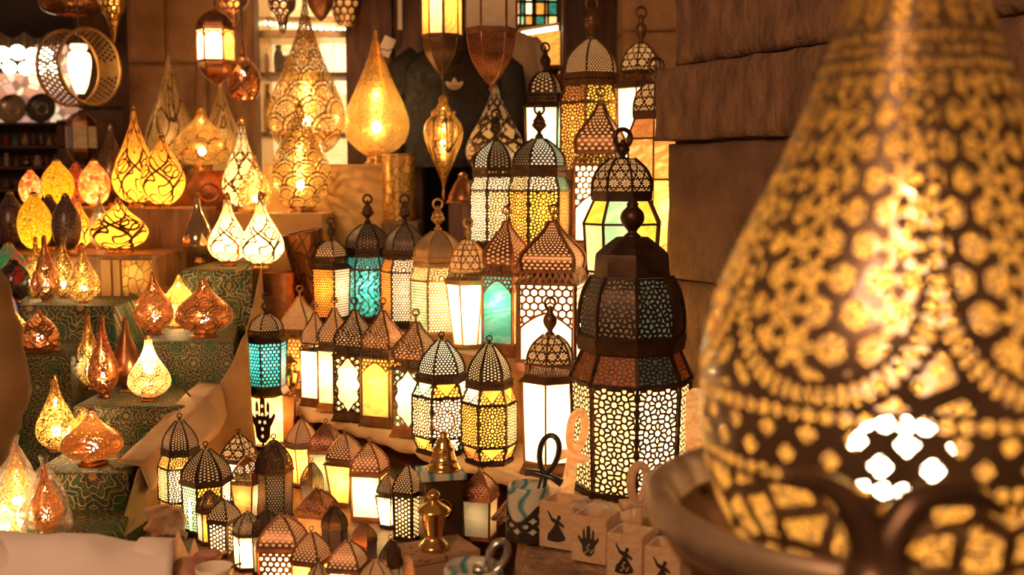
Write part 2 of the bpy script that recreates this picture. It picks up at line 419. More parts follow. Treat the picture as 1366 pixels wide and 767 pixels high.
def tag(o, label, cat, group=None, kind=None):
    if label: o['label'] = label
    if cat: o['category'] = cat
    if group: o['group'] = group
    if kind: o['kind'] = kind
    return o
def thing(name, label, cat, loc, rz=0, group=None):
    o = bpy.data.objects.new(name, None); COL.objects.link(o)
    o.location = loc; o.rotation_euler = (0, 0, rz); o.empty_display_size = 0.05
    return tag(o, label, cat, group)
def struct(o):
    o['kind'] = 'structure'; return o
def plamp(parent, loc, watt, col=(1.0, 0.60, 0.25), rad=0.012):
    d = bpy.data.lights.new('bulb_light', 'POINT'); d.energy = watt; d.color = col; d.shadow_soft_size = rad
    o = bpy.data.objects.new('bulb_light', d); COL.objects.link(o); o.parent = parent; o.location = loc
    return o
def spline(pts, k=6):
    """Catmull-Rom through (z, r) pairs"""
    P = [Vector((a, b, 0)) for a, b in pts]; P = [P[0] * 2 - P[1]] + P + [P[-1] * 2 - P[-2]]
    out = []
    for i in range(1, len(P) - 2):
        for j in range(k):
            t = j / k
            a, b, c, d = P[i - 1], P[i], P[i + 1], P[i + 2]
            q = 0.5 * ((2 * b) + (c - a) * t + (2 * a - 5 * b + 4 * c - d) * t * t + (3 * b - a - 3 * c + d) * t ** 3)
            out.append((q.x, max(q.y, 0.0005)))
    out.append(pts[-1]); return out

# ------------------------------------------------------------ pierced patterns
def vor(x, y, pts, w):
    """distance field of Voronoi borders, straps of half-width w (x, y on a regular grid)"""
    pts = np.asarray(pts); out_ = np.empty_like(x)
    span = (pts[:, 0].max() - pts[:, 0].min()) * (pts[:, 1].max() - pts[:, 1].min())
    h = 2.6 * math.sqrt(span / len(pts)); nyr, nxr = x.shape
    ch = max(1, int(h * .6 / max(1e-6, abs(y[1, 0] - y[0, 0])))); cx_ = max(4, int(h * 1.2 / max(1e-6, x[0, 1] - x[0, 0])))
    for r0 in range(0, nyr, ch):
        y0, y1 = y[r0, 0], y[min(r0 + ch, nyr) - 1, 0]
        pr = pts[(pts[:, 1] > y0 - h) & (pts[:, 1] < y1 + h)]
        if len(pr) < 2: out_[r0:r0 + ch] = -1; continue
        for c0 in range(0, nxr, cx_):
            xx = x[r0:r0 + ch, c0:c0 + cx_]; yy = y[r0:r0 + ch, c0:c0 + cx_]
            ps = pr[(pr[:, 0] > xx.min() - h) & (pr[:, 0] < xx.max() + h)]
            if len(ps) < 2: ps = pr
            d = (xx.ravel()[:, None] - ps[None, :, 0]) ** 2 + (yy.ravel()[:, None] - ps[None, :, 1]) ** 2
            idx = np.argpartition(d, 1, axis=1)[:, :2]; r_ = np.arange(len(d))
            d0 = d[r_, idx[:, 0]]; d1 = d[r_, idx[:, 1]]
            sep = np.sqrt(((ps[idx[:, 0]] - ps[idx[:, 1]]) ** 2).sum(1)) + 1e-6
            out_[r0:r0 + ch, c0:c0 + cx_] = (w - np.abs(d1 - d0) / (2 * sep)).reshape(xx.shape)
    return out_
def lines(c, x, y, w):
    """even-width lines where c crosses zero"""
    gy, gx = np.gradient(c, abs(y[1, 0] - y[0, 0]), x[0, 1] - x[0, 0])
    return w - np.abs(c) / (np.hypot(gx, gy) + 1e-3)
def pts_rosette(A, p=0.62):
    C = []
    ky = int(A / p) + 2
    for k in range(-1, ky + 1):
        C += [(0.5, (k + 0.25) * p * 1.0), (0.0, (k + 0.75) * p), (1.0, (k + 0.75) * p)]
    pts = []
    def ok(q, d): return all((q[0] - a) ** 2 + (q[1] - b) ** 2 > d * d for a, b in pts)
    pts += C
    for c in C:
        for i in range(10):
            a = 2 * PI * (i + 0.5) / 10; q = (c[0] + 0.165 * math.cos(a), c[1] + 0.165 * math.sin(a))
            if ok(q, 0.06): pts.append(q)
    for c in C:
        for i in range(10):
            a = 2 * PI * i / 10; q = (c[0] + 0.265 * math.cos(a), c[1] + 0.265 * math.sin(a))
            if ok(q, 0.075): pts.append(q)
    for c in C:
        for i in range(20):
            a = 2 * PI * (i + .5) / 20; q = (c[0] + 0.36 * math.cos(a), c[1] + 0.36 * math.sin(a))
            if ok(q, 0.085): pts.append(q)
    return pts
def pts_hex(A, s):
    n = int(round(1 / s)); s = 1.0 / n; r_ = []
    dy = s * 0.866; k = -1; y = -dy
    while y < A + dy:
        for i in range(-1, n + 2): r_.append(((i + 0.5 * (k % 2)) * s, y))
        y += dy; k += 1
    return r_
def pts_jit(A, s):
    rs = np.random.RandomState(3); return [(a + rs.uniform(-.3, .3) * s, b + rs.uniform(-.3, .3) * s) for a, b in pts_hex(A, s)]
def border(Fv, x, y, A, bw):
    return np.maximum(Fv, bw - np.minimum(np.minimum(x, 1 - x), np.minimum(y, A - y)))
def f_rosette(x, y, A): return border(vor(x, y, pts_rosette(A), 0.025), x, y, A, 0.02)
def f_star(x, y, A): return border(vor(x, y, pts_rosette(A, 0.5), 0.023), x, y, A, 0.03)
def f_honey(x, y, A): return border(vor(x, y, pts_hex(A, 0.167), 0.036), x, y, A, 0.05)
def f_bold(x, y, A): return border(vor(x, y, pts_hex(A, 0.2), 0.036), x, y, A, 0.05)
def f_net(x, y, A): return border(vor(x, y, pts_hex(A, 0.111), 0.022), x, y, A, 0.04)
def f_jit(x, y, A): return border(vor(x, y, pts_jit(A, 0.15), 0.034), x, y, A, 0.05)
def f_circ(x, y, A):
    s = 1 / 3.0; Fv = np.full_like(x, -1.0)
    for a, b in pts_hex(A, s):
        d = np.hypot(x - a, y - b); Fv = np.maximum(Fv, 0.026 - np.abs(d - s * 0.78)); Fv = np.maximum(Fv, 0.026 - np.abs(d - s * 0.25))
    return border(Fv, x, y, A, 0.04)
def f_floral(x, y, A):
    """daisies: eight pierced petals round a pierced dot, small dots between"""
    Fv = np.full_like(x, 1.0); L_ = pts_hex(A, .5)
    for a, b in L_:
        dx, dy = x - a, y - b; d = np.hypot(dx, dy); Fv = np.minimum(Fv, d - .035)
        for k in range(8):
            t = 2 * PI * (k + .5) / 8; u = dx * math.cos(t) + dy * math.sin(t) - .135; v = -dx * math.sin(t) + dy * math.cos(t)
            Fv = np.minimum(Fv, (np.hypot(u / .075, v / .036) - 1) * .036)
        for k in range(6):
            t = 2 * PI * (k + .5) / 6; Fv = np.minimum(Fv, np.hypot(dx - .288 * math.cos(t), dy - .288 * math.sin(t)) - .042)
    return border(Fv, x, y, A, 0.03)
def arch_g(x, y, A, top, drop): return (A * top - drop * np.abs(2 * x - 1) ** 1.6 * A) - y
def f_arch(x, y, A):
    g = np.minimum(arch_g(x, y, A, 0.93, 0.22), np.minimum(x, 1 - x) - 0.03)
    fr = vor(x, y, pts_hex(A, 0.125), 0.022)
    return border(np.maximum(0.025 - np.abs(g), np.where(g > 0, -1, fr)), x, y, A, 0.03)
def f_archlow(x, y, A):
    g = np.minimum(arch_g(x, y, A, 0.62, 0.22), np.minimum(x, 1 - x) - 0.03)
    fr = vor(x, y, pts_hex(A, 0.14), 0.02)
    return border(np.maximum(0.025 - np.abs(g), np.where(g > 0, -1, fr)), x, y, A, 0.03)
def f_ogee(x, y, A):
    yy = np.abs(y / A - 0.5) * 2; hw = 0.40 - 0.11 * yy - 0.28 * np.clip((yy - .55) / .35, 0, 1) ** 1.2 + 0.03 * np.cos(yy * 14)
    g = hw - np.abs(x - 0.5)
    dots = vor(x, y, pts_hex(A, 0.16), 0.012) ; ring = np.full_like(x, -1.0)
    for a, b in pts_hex(A, 0.16): ring = np.maximum(ring, 0.020 - np.hypot(x - a, y - b))
    fl = f_circ(x, y, A) - 0.004
    return border(np.maximum(0.028 - np.abs(g), np.where(g > 0, ring, fl)), x, y, A, 0.03)
def f_drop(x, y, A):
    # pointed leaf cut out of a net
    g = np.where(y < A * .75, 0.17 - np.abs(x - .5) - 0.22 * np.abs(y / A - .35), -1)
    fr = vor(x, y, pts_hex(A, 0.15), 0.022)
    return border(np.maximum(0.02 - np.abs(g), np.where(g > 0, -1, fr)), x, y, A, 0.05)
def f_vee(x, y, A):
    g = (y - A * 0.1) - 0.9 * A * np.abs(2 * x - 1) ** 0.8
    fr = vor(x, y, pts_hex(A, 0.14), 0.02)
    return border(np.maximum(0.025 - np.abs(g), np.where(g > 0, -1, fr)), x, y, A, 0.05)
def f_band(x, y, A):
    t = np.abs(((x * 9) % 1) - 0.5) * 2; return border(0.11 * A - np.abs(y / A - 0.15 - 0.7 * t) * A * 0.6, x, y, A, 0.10 * A)
def f_dots(x, y, A):
    Fv = np.full_like(x, 1.0)
    for i in range(7): Fv = np.minimum(Fv, np.hypot(x - (i + .5) / 7, y - A / 2) - min(0.3 * A, .04))
    return Fv
def f_branch(x, y, A):
    Fv = np.full_like(x, -1.0)
    for a, b, k in ((3, 2, .3), (5, 3, .7), (2, 5, .1)):
        g = np.sin(a * x * 3 + 1.8 * np.sin(b * y * 2.4 + k * 9)); Fv = np.maximum(Fv, 0.24 - np.abs(g))
    return border(Fv * 0.1, x, y, A, 0.04)
# patterns for bodies of revolution (x wraps)
def wrap(pts): return pts + [(a + 1, b) for a, b in pts if a < .3] + [(a - 1, b) for a, b in pts if a > .7]
def scales(n, w, inner=True):
    def f(x, y, A):
        s = 1.0 / n; R = s * 0.66; dy = s * 0.56; Fv = np.full_like(x, 1.0)
        k = int(A / dy) + 2
        while k >= -2:
            for i in range(-1, n + 2):
                d = np.hypot(x - (i + .5 * (k % 2)) * s, (y - k * dy))
                v = w * 1.2 - (R - d)
                if inner:
                    v = np.maximum(v, w * .55 - np.abs(d - R * .70))
                    v = np.maximum(v, np.where(d < R * .62, w * .5 - s * .09 + s * .16 * np.abs(np.abs(((x * n * 5) % 1) - .5) - .25), -1))
                Fv = np.where(d < R, v, Fv)
            k -= 1
        return Fv
    return f
def arabesque(n, w, m=1.5, curl=True):
    def f(x, y, A):
        t = y / A; a = x * n; s = 0.5 * np.sin(2 * PI * m * t)
        Fv = np.maximum(lines(np.sin(PI * (a + s)), x, y, w), lines(np.sin(PI * (a - s)), x, y, w))
        c2 = np.sin(PI * (a + s)) * np.sin(PI * (a - s))
        Fv = np.maximum(Fv, lines(c2 - .45, x, y, w * .8))
        if curl:
            c = np.sin(2 * PI * (a + .35 * np.sin(9 * t + 1))) + np.sin(7 * PI * m * t + 2.2 * np.sin(2 * PI * a))
            Fv = np.maximum(Fv, lines(c - .3, x, y, w * .7))
        return np.maximum(Fv, (0.02 - np.minimum(t, 1 - t)) * .3)
    return f
def vines(x, y, A):
    a = 2 * PI * x; t = y / A
    c = np.sin(3 * a + 2.2 * np.sin(6 * t + np.cos(2 * a))) + np.sin(13 * t + 2.0 * np.sin(4 * a)); c2 = np.sin(5 * a - 9 * t + 2 * np.cos(9 * t))
    return np.maximum(lines(c, x, y, .007), lines(c2 - .5, x, y, .005))
def script(x, y, A):
    a = 2 * PI * x; t = y / A
    c = np.sin(4 * a + 2.5 * np.sin(9 * t + 2 * np.cos(3 * a))) * np.cos(13 * t + 1.6 * np.sin(6 * a))
    m_ = np.sin(2 * a + 1) * np.sin(7 * t)
    return np.where(m_ > .0, lines(c - .2, x, y, .008), -.02)
def f_cyl_honey(x, y, A): return np.maximum(vor(x, y, wrap(pts_hex(A, 1 / 44.)), 0.0042), 0.006 - np.minimum(y, A - y))
def plainf(x, y, A): return np.full_like(x, -1.0)
def lattice(n):
    def f(x, y, A): return vor(x, y, wrap(pts_hex(A, 1. / n)), 0.16 / n)
    return f

PATCACHE = {}; KEEP = []
def fret2d(fn, nx, ny, A):
    key = (id(fn), nx, ny, round(A, 2))
    if key in PATCACHE: return PATCACHE[key]
    A = round(A, 2)
    xs = np.linspace(0, 1, nx + 1); ys = np.linspace(0, 1, ny + 1)
    X, Y = np.meshgrid(xs, ys)
    Fv = fn(X, Y * A, A); Fv = np.where(np.abs(Fv) < 1e-6, 1e-6, Fv)
    uv = [np.stack([X.ravel(), Y.ravel()], 1)]; nv = (nx + 1) * (ny + 1)
    f = Fv.ravel(); V = uv[0]
    ii = (np.arange(ny)[:, None] * (nx + 1) + np.arange(nx)[None]).ravel()
    tris = np.concatenate([np.stack([ii, ii + 1, ii + nx + 2], 1), np.stack([ii, ii + nx + 2, ii + nx + 1], 1)])
    sg = f[tris] > 0; cnt = sg.sum(1)
    solid_f = [tuple(t) for t in tris[cnt == 3].tolist()]; hole_f = [tuple(t) for t in tris[cnt == 0].tolist()]
    extra = []; ed = {}
    fl = f.tolist(); Vl = V.tolist()
    def cut(a, b):
        k = (a, b) if a < b else (b, a)
        if k in ed: return ed[k]
        t = min(max(fl[a] / (fl[a] - fl[b]), .04), .96)
        extra.append((Vl[a][0] + (Vl[b][0] - Vl[a][0]) * t, Vl[a][1] + (Vl[b][1] - Vl[a][1]) * t))
        ed[k] = nv + len(extra) - 1; return ed[k]
    for t in tris[(cnt == 1) | (cnt == 2)].tolist():
        pos = [fl[i] > 0 for i in t]
        lone = (sum(pos) == 1); k = pos.index(lone)
        a, b, c = t[k], t[(k + 1) % 3], t[(k + 2) % 3]
        p = cut(a, b); q = cut(a, c)
        (solid_f if lone else hole_f).append((a, p, q)); (hole_f if lone else solid_f).append((p, b, c, q))
    UV = np.concatenate([V, np.array(extra).reshape(-1, 2)])
    PATCACHE[key] = (UV, solid_f, hole_f); KEEP.append(fn)
    return PATCACHE[key]
def np_mesh(name, verts, faces, mats, mi=None, smooth=True, normals=None):
    used = np.zeros(len(verts), bool)
    for f in faces: used[list(f)] = True
    rem = np.cumsum(used) - 1; rl = rem.tolist()
    me = bpy.data.meshes.new(name)
    me.from_pydata(verts[used].tolist(), [], [tuple(rl[i] for i in f) for f in faces]); me.update()
    for m_ in mats: me.materials.append(MATS[m_])
    if mi is not None: me.polygons.foreach_set('material_index', mi)
    me.polygons.foreach_set('use_smooth', [smooth] * len(me.polygons))
    if normals is not None: me.normals_split_custom_set_from_vertices(normals[used].tolist())
    return me
def rev_normals(UV, L, z, r):
    """true normals of a body of revolution"""
    dz = np.gradient(z, L); dr = np.gradient(r, L); a = UV[:, 0] * 2 * PI
    nz = -np.interp(UV[:, 1], L, dr); nr = np.interp(UV[:, 1], L, dz); q = np.hypot(nz, nr) + 1e-9
    return np.stack([nr / q * np.cos(a), nr / q * np.sin(a), nz / q], 1)

# ------------------------------------------------------------ lanterns
def face_map(n, prof):
    """(u, v) -> a face of an n-sided form, facing +x; prof is [(z, circumradius)]"""
    z = np.array([p[0] for p in prof]); r = np.array([p[1] for p in prof])
    L = np.concatenate([[0], np.cumsum(np.hypot(np.diff(z), np.diff(r)))]); tot = L[-1]; L = L / tot
    def f(UV, inset=0.0, shrink=1.0):
        zz = np.interp(UV[:, 1], L, z); rr = np.interp(UV[:, 1], L, r)
        return np.stack([rr * math.cos(PI / n) - inset, (UV[:, 0] * 2 - 1) * rr * math.sin(PI / n) * shrink, zz], 1)
    A = tot / (2 * np.mean(r) * math.sin(PI / n))
    return f, A
def fret_mesh(n, prof, fn, nx, mat, inset=0.0):
    f, A = face_map(n, prof); A = max(0.08, round(A * 10) / 10 if A > .3 else round(A, 2))
    ny = max(3, int(nx * A)); ny = min(ny, 110)
    UV, s_, h_ = fret2d(fn, nx, ny, A)
    return np_mesh('fretwork', f(UV, inset), s_, [mat], smooth=False)

URN = [(0, .5), (.06, .62), (.12, .5), (.2, .28), (.28, .42), (.42, .95), (.52, 1.0), (.56, .8), (.62, .86), (.74, .62), (.84, .35), (1, .15)]
BALL = [(0, .6), (.06, .7), (.14, .4), (.2, .42), (.35, .85), (.5, 1.0), (.64, .85), (.76, .45), (.82, .5), (.88, .35), (1, .18)]
SPIKE = [(0, .9), (.15, .6), (.3, .4), (.5, .5), (.6, .32), (.8, .25), (1, .12)]
STYLES = {
 'dome': [('solid', 0, .96, .05, 1.0), ('panel', .05, .97, .42, .98, 'body'), ('panel', .42, 1.0, .52, .82, 'upper'), ('band', .52, .9, .58, .9, 'dots'),
          ('dome', [(.58, .84), (.63, .83), (.68, .72), (.73, .48), (.77, .2)]), ('finial', .77, .955, .24, URN), ('ring', .955, .045)],
 'octagon': [('solid', 0, .95, .02, 1.0), ('panel', .02, .93, .385, .99, 'body'), ('panel', .385, 1.02, .485, .80, 'upper'), ('solid', .485, .88, .535, .92),
          ('dome', [(.535, .86), (.60, .87), (.68, .80), (.735, .66)]), ('cap', [(.735, .62), (.80, .60), (.815, .56), (.84, .42), (.865, .26)]), ('finial', .86, 1.0, .20, BALL)],
 'onion': [('solid', 0, 1.04, .02, 1.04), ('solid', .02, 1.0, .08, .9), ('panel', .08, .9, .54, .9, 'body'), ('band', .54, .98, .61, .80, 'band'),
          ('dome', [(.61, .80), (.66, .86), (.71, .80), (.77, .55), (.84, .26), (.90, .10)]), ('finial', .89, .965, .09, SPIKE), ('ring', .965, .035)],
 'hexdome': [('solid', 0, .86, .03, .9), ('panel', .03, .80, .15, 1.0, 'lower'), ('panel', .15, 1.0, .48, 1.0, 'body'), ('panel', .48, 1.0, .60, .78, 'upper'), ('band', .60, .86, .66, .86, 'dots'),
          ('dome', [(.66, .78), (.72, .77), (.80, .62), (.88, .36), (.93, .16)]), ('finial', .925, .975, .12, SPIKE), ('ring', .975, .03)],
 'tall': [('solid', 0, 1.0, .02, 1.0), ('solid', .02, .98, .07, .84), ('panel', .07, .84, .53, .92, 'body'), ('solid', .53, 1.06, .57, .82), ('band', .57, .82, .63, .84, 'band'),
          ('dome', [(.63, .76), (.68, .74), (.74, .56), (.785, .26)]), ('finial', .78, .955, .22, BALL), ('ring', .96, .042)],
 'taper': [('solid', 0, .70, .03, .70), ('panel', .03, .62, .50, .94, 'body'), ('solid', .50, 1.0, .53, 1.03), ('band', .53, 1.0, .59, .78, 'band'),
          ('dome', [(.59, .80), (.66, .78), (.75, .60), (.83, .24)]), ('finial', .82, .95, .16, BALL), ('ring', .955, .045)],
 'small': [('solid', 0, .92, .04, .92), ('panel', .04, .84, .56, .90, 'body'), ('solid', .56, 1.0, .60, .96), 
          ('dome', [(.60, .92), (.68, .88), (.78, .66), (.88, .30), (.92, .14)]), ('finial', .915, .955, .10, SPIKE), ('ring', .96, .035)],
 'smalltaper': [('solid', 0, .70, .04, .70), ('panel', .04, .62, .55, .92, 'body'), ('band', .55, 1.0, .62, .84, 'band'),
          ('dome', [(.62, .86), (.70, .80), (.80, .56), (.89, .24), (.92, .12)]), ('finial', .915, .955, .10, SPIKE), ('ring', .96, .035)],
 'pendant': [('finialdown', .0, .06, .08), ('dome', [(.05, .12), (.10, .40), (.18, .72), (.26, .86), (.30, .88)]), ('solid', .30, .92, .325, .96), ('panel', .325, .94, .70, .94, 'body'), ('solid', .70, .98, .72, .98),
          ('dome', [(.72, .92), (.80, .84), (.88, .55), (.93, .2)]), ('finial', .925, .97, .12, SPIKE), ('ring', .975, .025)],
 'slant': [('solid', 0, .98, .03, .98), ('panel', .03, .90, .40, .90, 'body'), ('panel', .40, .92, .60, 1.0, 'lower'), ('panel', .60, 1.02, .70, .74, 'upper'), ('solid', .70, .82, .735, .84),
          ('dome', [(.735, .80), (.78, .78), (.83, .64), (.875, .34)]), ('finial', .87, .955, .18, BALL), ('ring', .96, .05)],
}
def lantern(label, cx, top, w, Y, z, style='dome', n=6, rot=0.0, metal='bronze', body=('lit_white',), upper=None, lower=None, fret=None, ufret=f_star, dfret=f_honey,
            watt=0.7, name='lantern', group=None, nx=34, ring=True, hang=None, tint=(1.0, 0.66, 0.30), base=None, dpane=None, cat='lantern', rmetal=None):
    base_px = row(z, Y) if base is None else base
    p = at(cx, base_px, Y) if base is not None else Vector((X_at(cx, Y, z), Y, z))
    k = mpp(Y, z); H = (base_px - top) * k * 1.012; rot = math.radians(rot)
    hw = max(abs(math.cos(rot + 2 * PI * i / n)) for i in range(n)); R = w * k / 2 / hw
    rotz = rot; t = thing(name, label, cat, p, rotz, group)
    rmetal = rmetal or metal
    if dpane is None and watt >= .3 and style != 'pendant': dpane = ('dome_glow',)  # glowing roof liner added to lit lanterns to brighten the piercings
    fr = MB(); bw = max(0.0022, 0.055 * R * (1.4 if n == 4 else 1))
    # faces seen from the front, left to right
    order = sorted([i for i in range(n) if math.sin(rot + 2 * PI * i / n + PI / n) < 0.1], key=lambda i: math.cos(rot + 2 * PI * i / n + PI / n))
    def mats_for(lst):
        d = {i: lst[0] for i in range(n)}
        for j, i in enumerate(order): d[i] = lst[min(j, len(lst) - 1)] if len(lst) > 1 else lst[0]
        return d
    cor = [(math.cos(2 * PI * i / n), math.sin(2 * PI * i / n)) for i in range(n)]
    zl = None
    for T in STYLES[style]:
        if T[0] == 'solid':
            _, z0, r0, z1, r1 = T
            fr.lathe([(z0 * H, r0 * R), (z1 * H, r1 * R)], n)
        elif T[0] == 'panel':
            _, z0, r0, z1, r1, which = T
            z0, r0, z1, r1 = z0 * H, r0 * R, z1 * H, r1 * R
            lst = {'body': body, 'upper': upper or body, 'lower': lower or body}[which]
            ff = {'body': fret, 'upper': ufret, 'lower': ufret}[which]
            if which == 'body': zl = z0 + (z1 - z0) * .62
            for c, s in cor:
                fr.bar((c * r0, s * r0, z0), (c * r1, s * r1, z1), bw, bw, Vector((c, s, 0)))
            for zz, rr in ((z0, r0), (z1, r1)):
                for i in range(n):
                    a, b = cor[i], cor[(i + 1) % n]
                    fr.bar((a[0] * rr, a[1] * rr, zz), (b[0] * rr, b[1] * rr, zz), bw, bw)
            f, A = face_map(n, [(z0, r0), (z1, r1)])
            q = f(np.array([[0, 0], [1, 0], [1, 1], [0, 1.]]), bw * 0.35, 0.985)
            mfor = mats_for(lst); pm = {}
            fm = fret_mesh(n, [(z0, r0), (z1, r1)], ff, nx if which == 'body' else int(nx * .8), metal, -bw * .15) if ff else None
            for i in range(n):
                if mfor[i] not in pm: pm[mfor[i]] = np_mesh('pane', q, [(0, 1, 2, 3)], [mfor[i]], smooth=False)
                a = 2 * PI * i / n + PI / n
                po = link('pane', pm[mfor[i]], t, None, a)
                if fm: link('fretwork', fm, po)
        elif T[0] == 'band':
            _, z0, r0, z1, r1, which = T
            pr = [(z0 * H, r0 * R), (z1 * H, r1 * R)]
            bm_ = fret_mesh(n, pr, f_dots if which == 'dots' else f_band, 40, metal)
            for i in range(n): link('pierced_band', bm_, t, None, 2 * PI * i / n + PI / n)
            for zz, rr in pr:
                fr.lathe([(zz - bw * .35, rr * 1.02), (zz + bw * .35, rr * 1.02)], n)
        elif T[0] == 'dome':
            pr = [(a * H, b * R) for a, b in spline(T[1], 4)]
            dm = fret_mesh(n, pr, dfret, nx, rmetal)
            if dpane: dmats = mats_for(dpane); fq, _A = face_map(n, pr); dg = {}; zs_ = np.linspace(0, 1, 7); UVd = np.array([[u_, v_] for v_ in zs_ for u_ in (0., 1.)]); Vd = fq(UVd, bw * .8, .97)
            for i in range(n):
                dpo = link('dome_panel', dm, t, None, 2 * PI * i / n + PI / n)
                if dpane:
                    if dmats[i] not in dg: dg[dmats[i]] = np_mesh('dome_liner', Vd, [(2 * q_, 2 * q_ + 1, 2 * q_ + 3, 2 * q_ + 2) for q_ in range(6)], [dmats[i]])
                    link('dome_liner', dg[dmats[i]], dpo)
            for c, s in cor:
                fr.tube([(c * r, s * r, zz) for zz, r in pr], bw * .6, 5)
            fr.lathe([(pr[0][0] - bw * .4, pr[0][1] * 1.04), (pr[0][0] + bw * .4, pr[0][1] * 1.04)], n)
        elif T[0] == 'cap':
            fr.lathe([(a * H, b * R) for a, b in spline(T[1], 4)], n)
        elif T[0] == 'finial':
            _, z0, z1, r_, pr = T
            m_ = MB(); m_.lathe([(z0 * H + a * (z1 - z0) * H, b * r_ * R) for a, b in spline(pr, 2)], 14)
            m_.build('finial', rmetal, t, True)
        elif T[0] == 'finialdown':
            m_ = MB(); m_.lathe([(0, .02 * R), (.02 * H, .09 * R), (.035 * H, .05 * R), (.055 * H, .13 * R)], 12); m_.build('drop_knob', rmetal, t, True)
        elif T[0] == 'ring' and ring:
            _, zc, rr = T
            m_ = MB(); r1 = rr * H; zc2 = min(zc * H + r1 * .3, H - r1 * .8); m_.torus((0, 0, zc2), r1 * .75, r1 * .2, 'y', 18, 8)
            ro = m_.build('ring', rmetal, t, True); ro.rotation_euler = (0, 0, -rotz + .3)
    fr.build('frame', metal, t, False)
    if watt:
        plamp(t, (0, 0, zl if zl else H * .35), watt * .85, tint)
    if hang:
        m_ = MB(); m_.tube([(0, 0, H * .985), (0, 0, hang - p.z)], 0.004, 6); m_.build('hanging_cord', 'cable', t)
    return t

# ------------------------------------------------------------ pierced lamps of revolution
TEAR = [(0, .34), (.02, .46), (.06, .66), (.13, .88), (.22, .99), (.30, .98), (.42, .84), (.54, .63), (.66, .43), (.78, .26), (.88, .15), (.96, .085), (1, .06)]
DROP = [(0, .36), (.03, .50), (.08, .74), (.18, .96), (.27, 1.0), (.38, .93), (.50, .74), (.62, .52), (.74, .33), (.86, .21), (1, .17)]
SQUAT = [(0, .42), (.04, .58), (.12, .84), (.24, .98), (.34, 1.0), (.46, .92), (.58, .72), (.70, .46), (.82, .26), (.92, .14), (1, .10)]
BULGE = [(0, .30), (.05, .52), (.14, .80), (.26, .97), (.36, 1.0), (.48, .93), (.60, .76), (.72, .54), (.84, .32), (.94, .17), (1, .12)]
VASE = [(0, .55), (.1, .62), (.3, .82), (.5, .97), (.62, 1.0), (.75, .9), (.86, .62), (.94, .4), (1, .35)]
def pot(label, cx, top, w, Y, z, prof=TEAR, pat=None, mats=('line_brown', 'perf_gold'), watt=1.0, bulb=0.012, foot=0.07, neck=0.0, name='pierced_lamp', nu=120, nv=70,
        footmat='brass', capmat='brass', group=None, cat='lamp', tint=(1.0, 0.66, 0.28), rot=0.0, bulb_at=0.22, finial=True, seg=40):
    k = mpp(Y, z); H = (row(z, Y) - top) * k * 1.01; R = w * k / 2
    p = Vector((X_at(cx, Y, z), Y, z))
    t = thing(name, label, cat, p, math.radians(rot), group)
    zf = foot * H; zn = H * (1 - neck)
    pr = [(zf + a * (zn - zf), b * R) for a, b in spline(prof, 5)]
    revolve(t, pr, pat, mats, nu, nv, seg)
    if foot:
        m_ = MB(); r0 = pr[0][1]; m_.lathe([(0, r0 * 1.12), (zf * .25, r0 * 1.14), (zf * .4, r0 * .92), (zf * .8, r0 * .9), (zf * 1.05, r0 * 1.02)], 28); m_.build('foot', footmat, t, True)
    rt = pr[-1][1]
    m_ = MB()
    if neck:
        m_.lathe([(zn - .004 * H, rt * 1.05), (zn + neck * .55 * H, rt * .85), (zn + neck * .6 * H, rt * 1.05), (zn + neck * .7 * H, rt * .6), (zn + neck * .85 * H, rt * .35), (H, rt * .12)], 14)
        m_.build('neck_cap', capmat, t, True)
    elif finial:
        m_.lathe([(zn - .003 * H, rt * 1.1), (zn + .012 * H, rt * 1.15), (zn + .02 * H, rt * .6), (zn + .035 * H, rt * .75), (zn + .05 * H, rt * .1)], 12)
        m_.build('finial', capmat, t, True)
    if watt:
        watt *= (.62 if not bulb else 1.0); zb = zf + bulb_at * H
        if bulb:
            m_ = MB(); br = bulb; m_.lathe([(zb + br * 1.1 * math.sin(a), max(.0004, br * math.cos(a))) for a in np.linspace(-PI / 2, PI / 2, 7)], 12); m_.build('bulb', 'bulb', t, True)
            plamp(t, (0, 0, zb + br * 2.2), watt, tint, .006)
        else: plamp(t, (0, 0, zb), watt, tint, .012)
    return t
def revolve(t, pr, pat, mats, nu=120, nv=70, seg=40, name='body'):
    z = np.array([q[0] for q in pr]); r = np.array([q[1] for q in pr])
    L = np.concatenate([[0], np.cumsum(np.hypot(np.diff(z), np.diff(r)))]); tot = L[-1]; L /= tot
    A = tot / (2 * PI * r.max())
    if pat is None:
        m_ = MB(); m_.lathe(pr, seg, cap=True); return m_.build(name, mats[-1], t, True)
    UV, s_, h_ = fret2d(pat, nu, nv, round(A, 1) if A > .15 else round(A, 2))
    zz = np.interp(UV[:, 1], L, z); rr = np.interp(UV[:, 1], L, r); a = UV[:, 0] * 2 * PI
    V = np.stack([rr * np.cos(a), rr * np.sin(a), zz], 1); nn = rev_normals(UV, L, z, r)
    if len(mats) == 1:
        me = np_mesh(name, V, s_, [mats[0]], normals=nn)
    else:
        me = np_mesh(name, V, s_ + h_, list(mats), [0] * len(s_) + [1] * len(h_), normals=nn)
    return link(name, me, t)
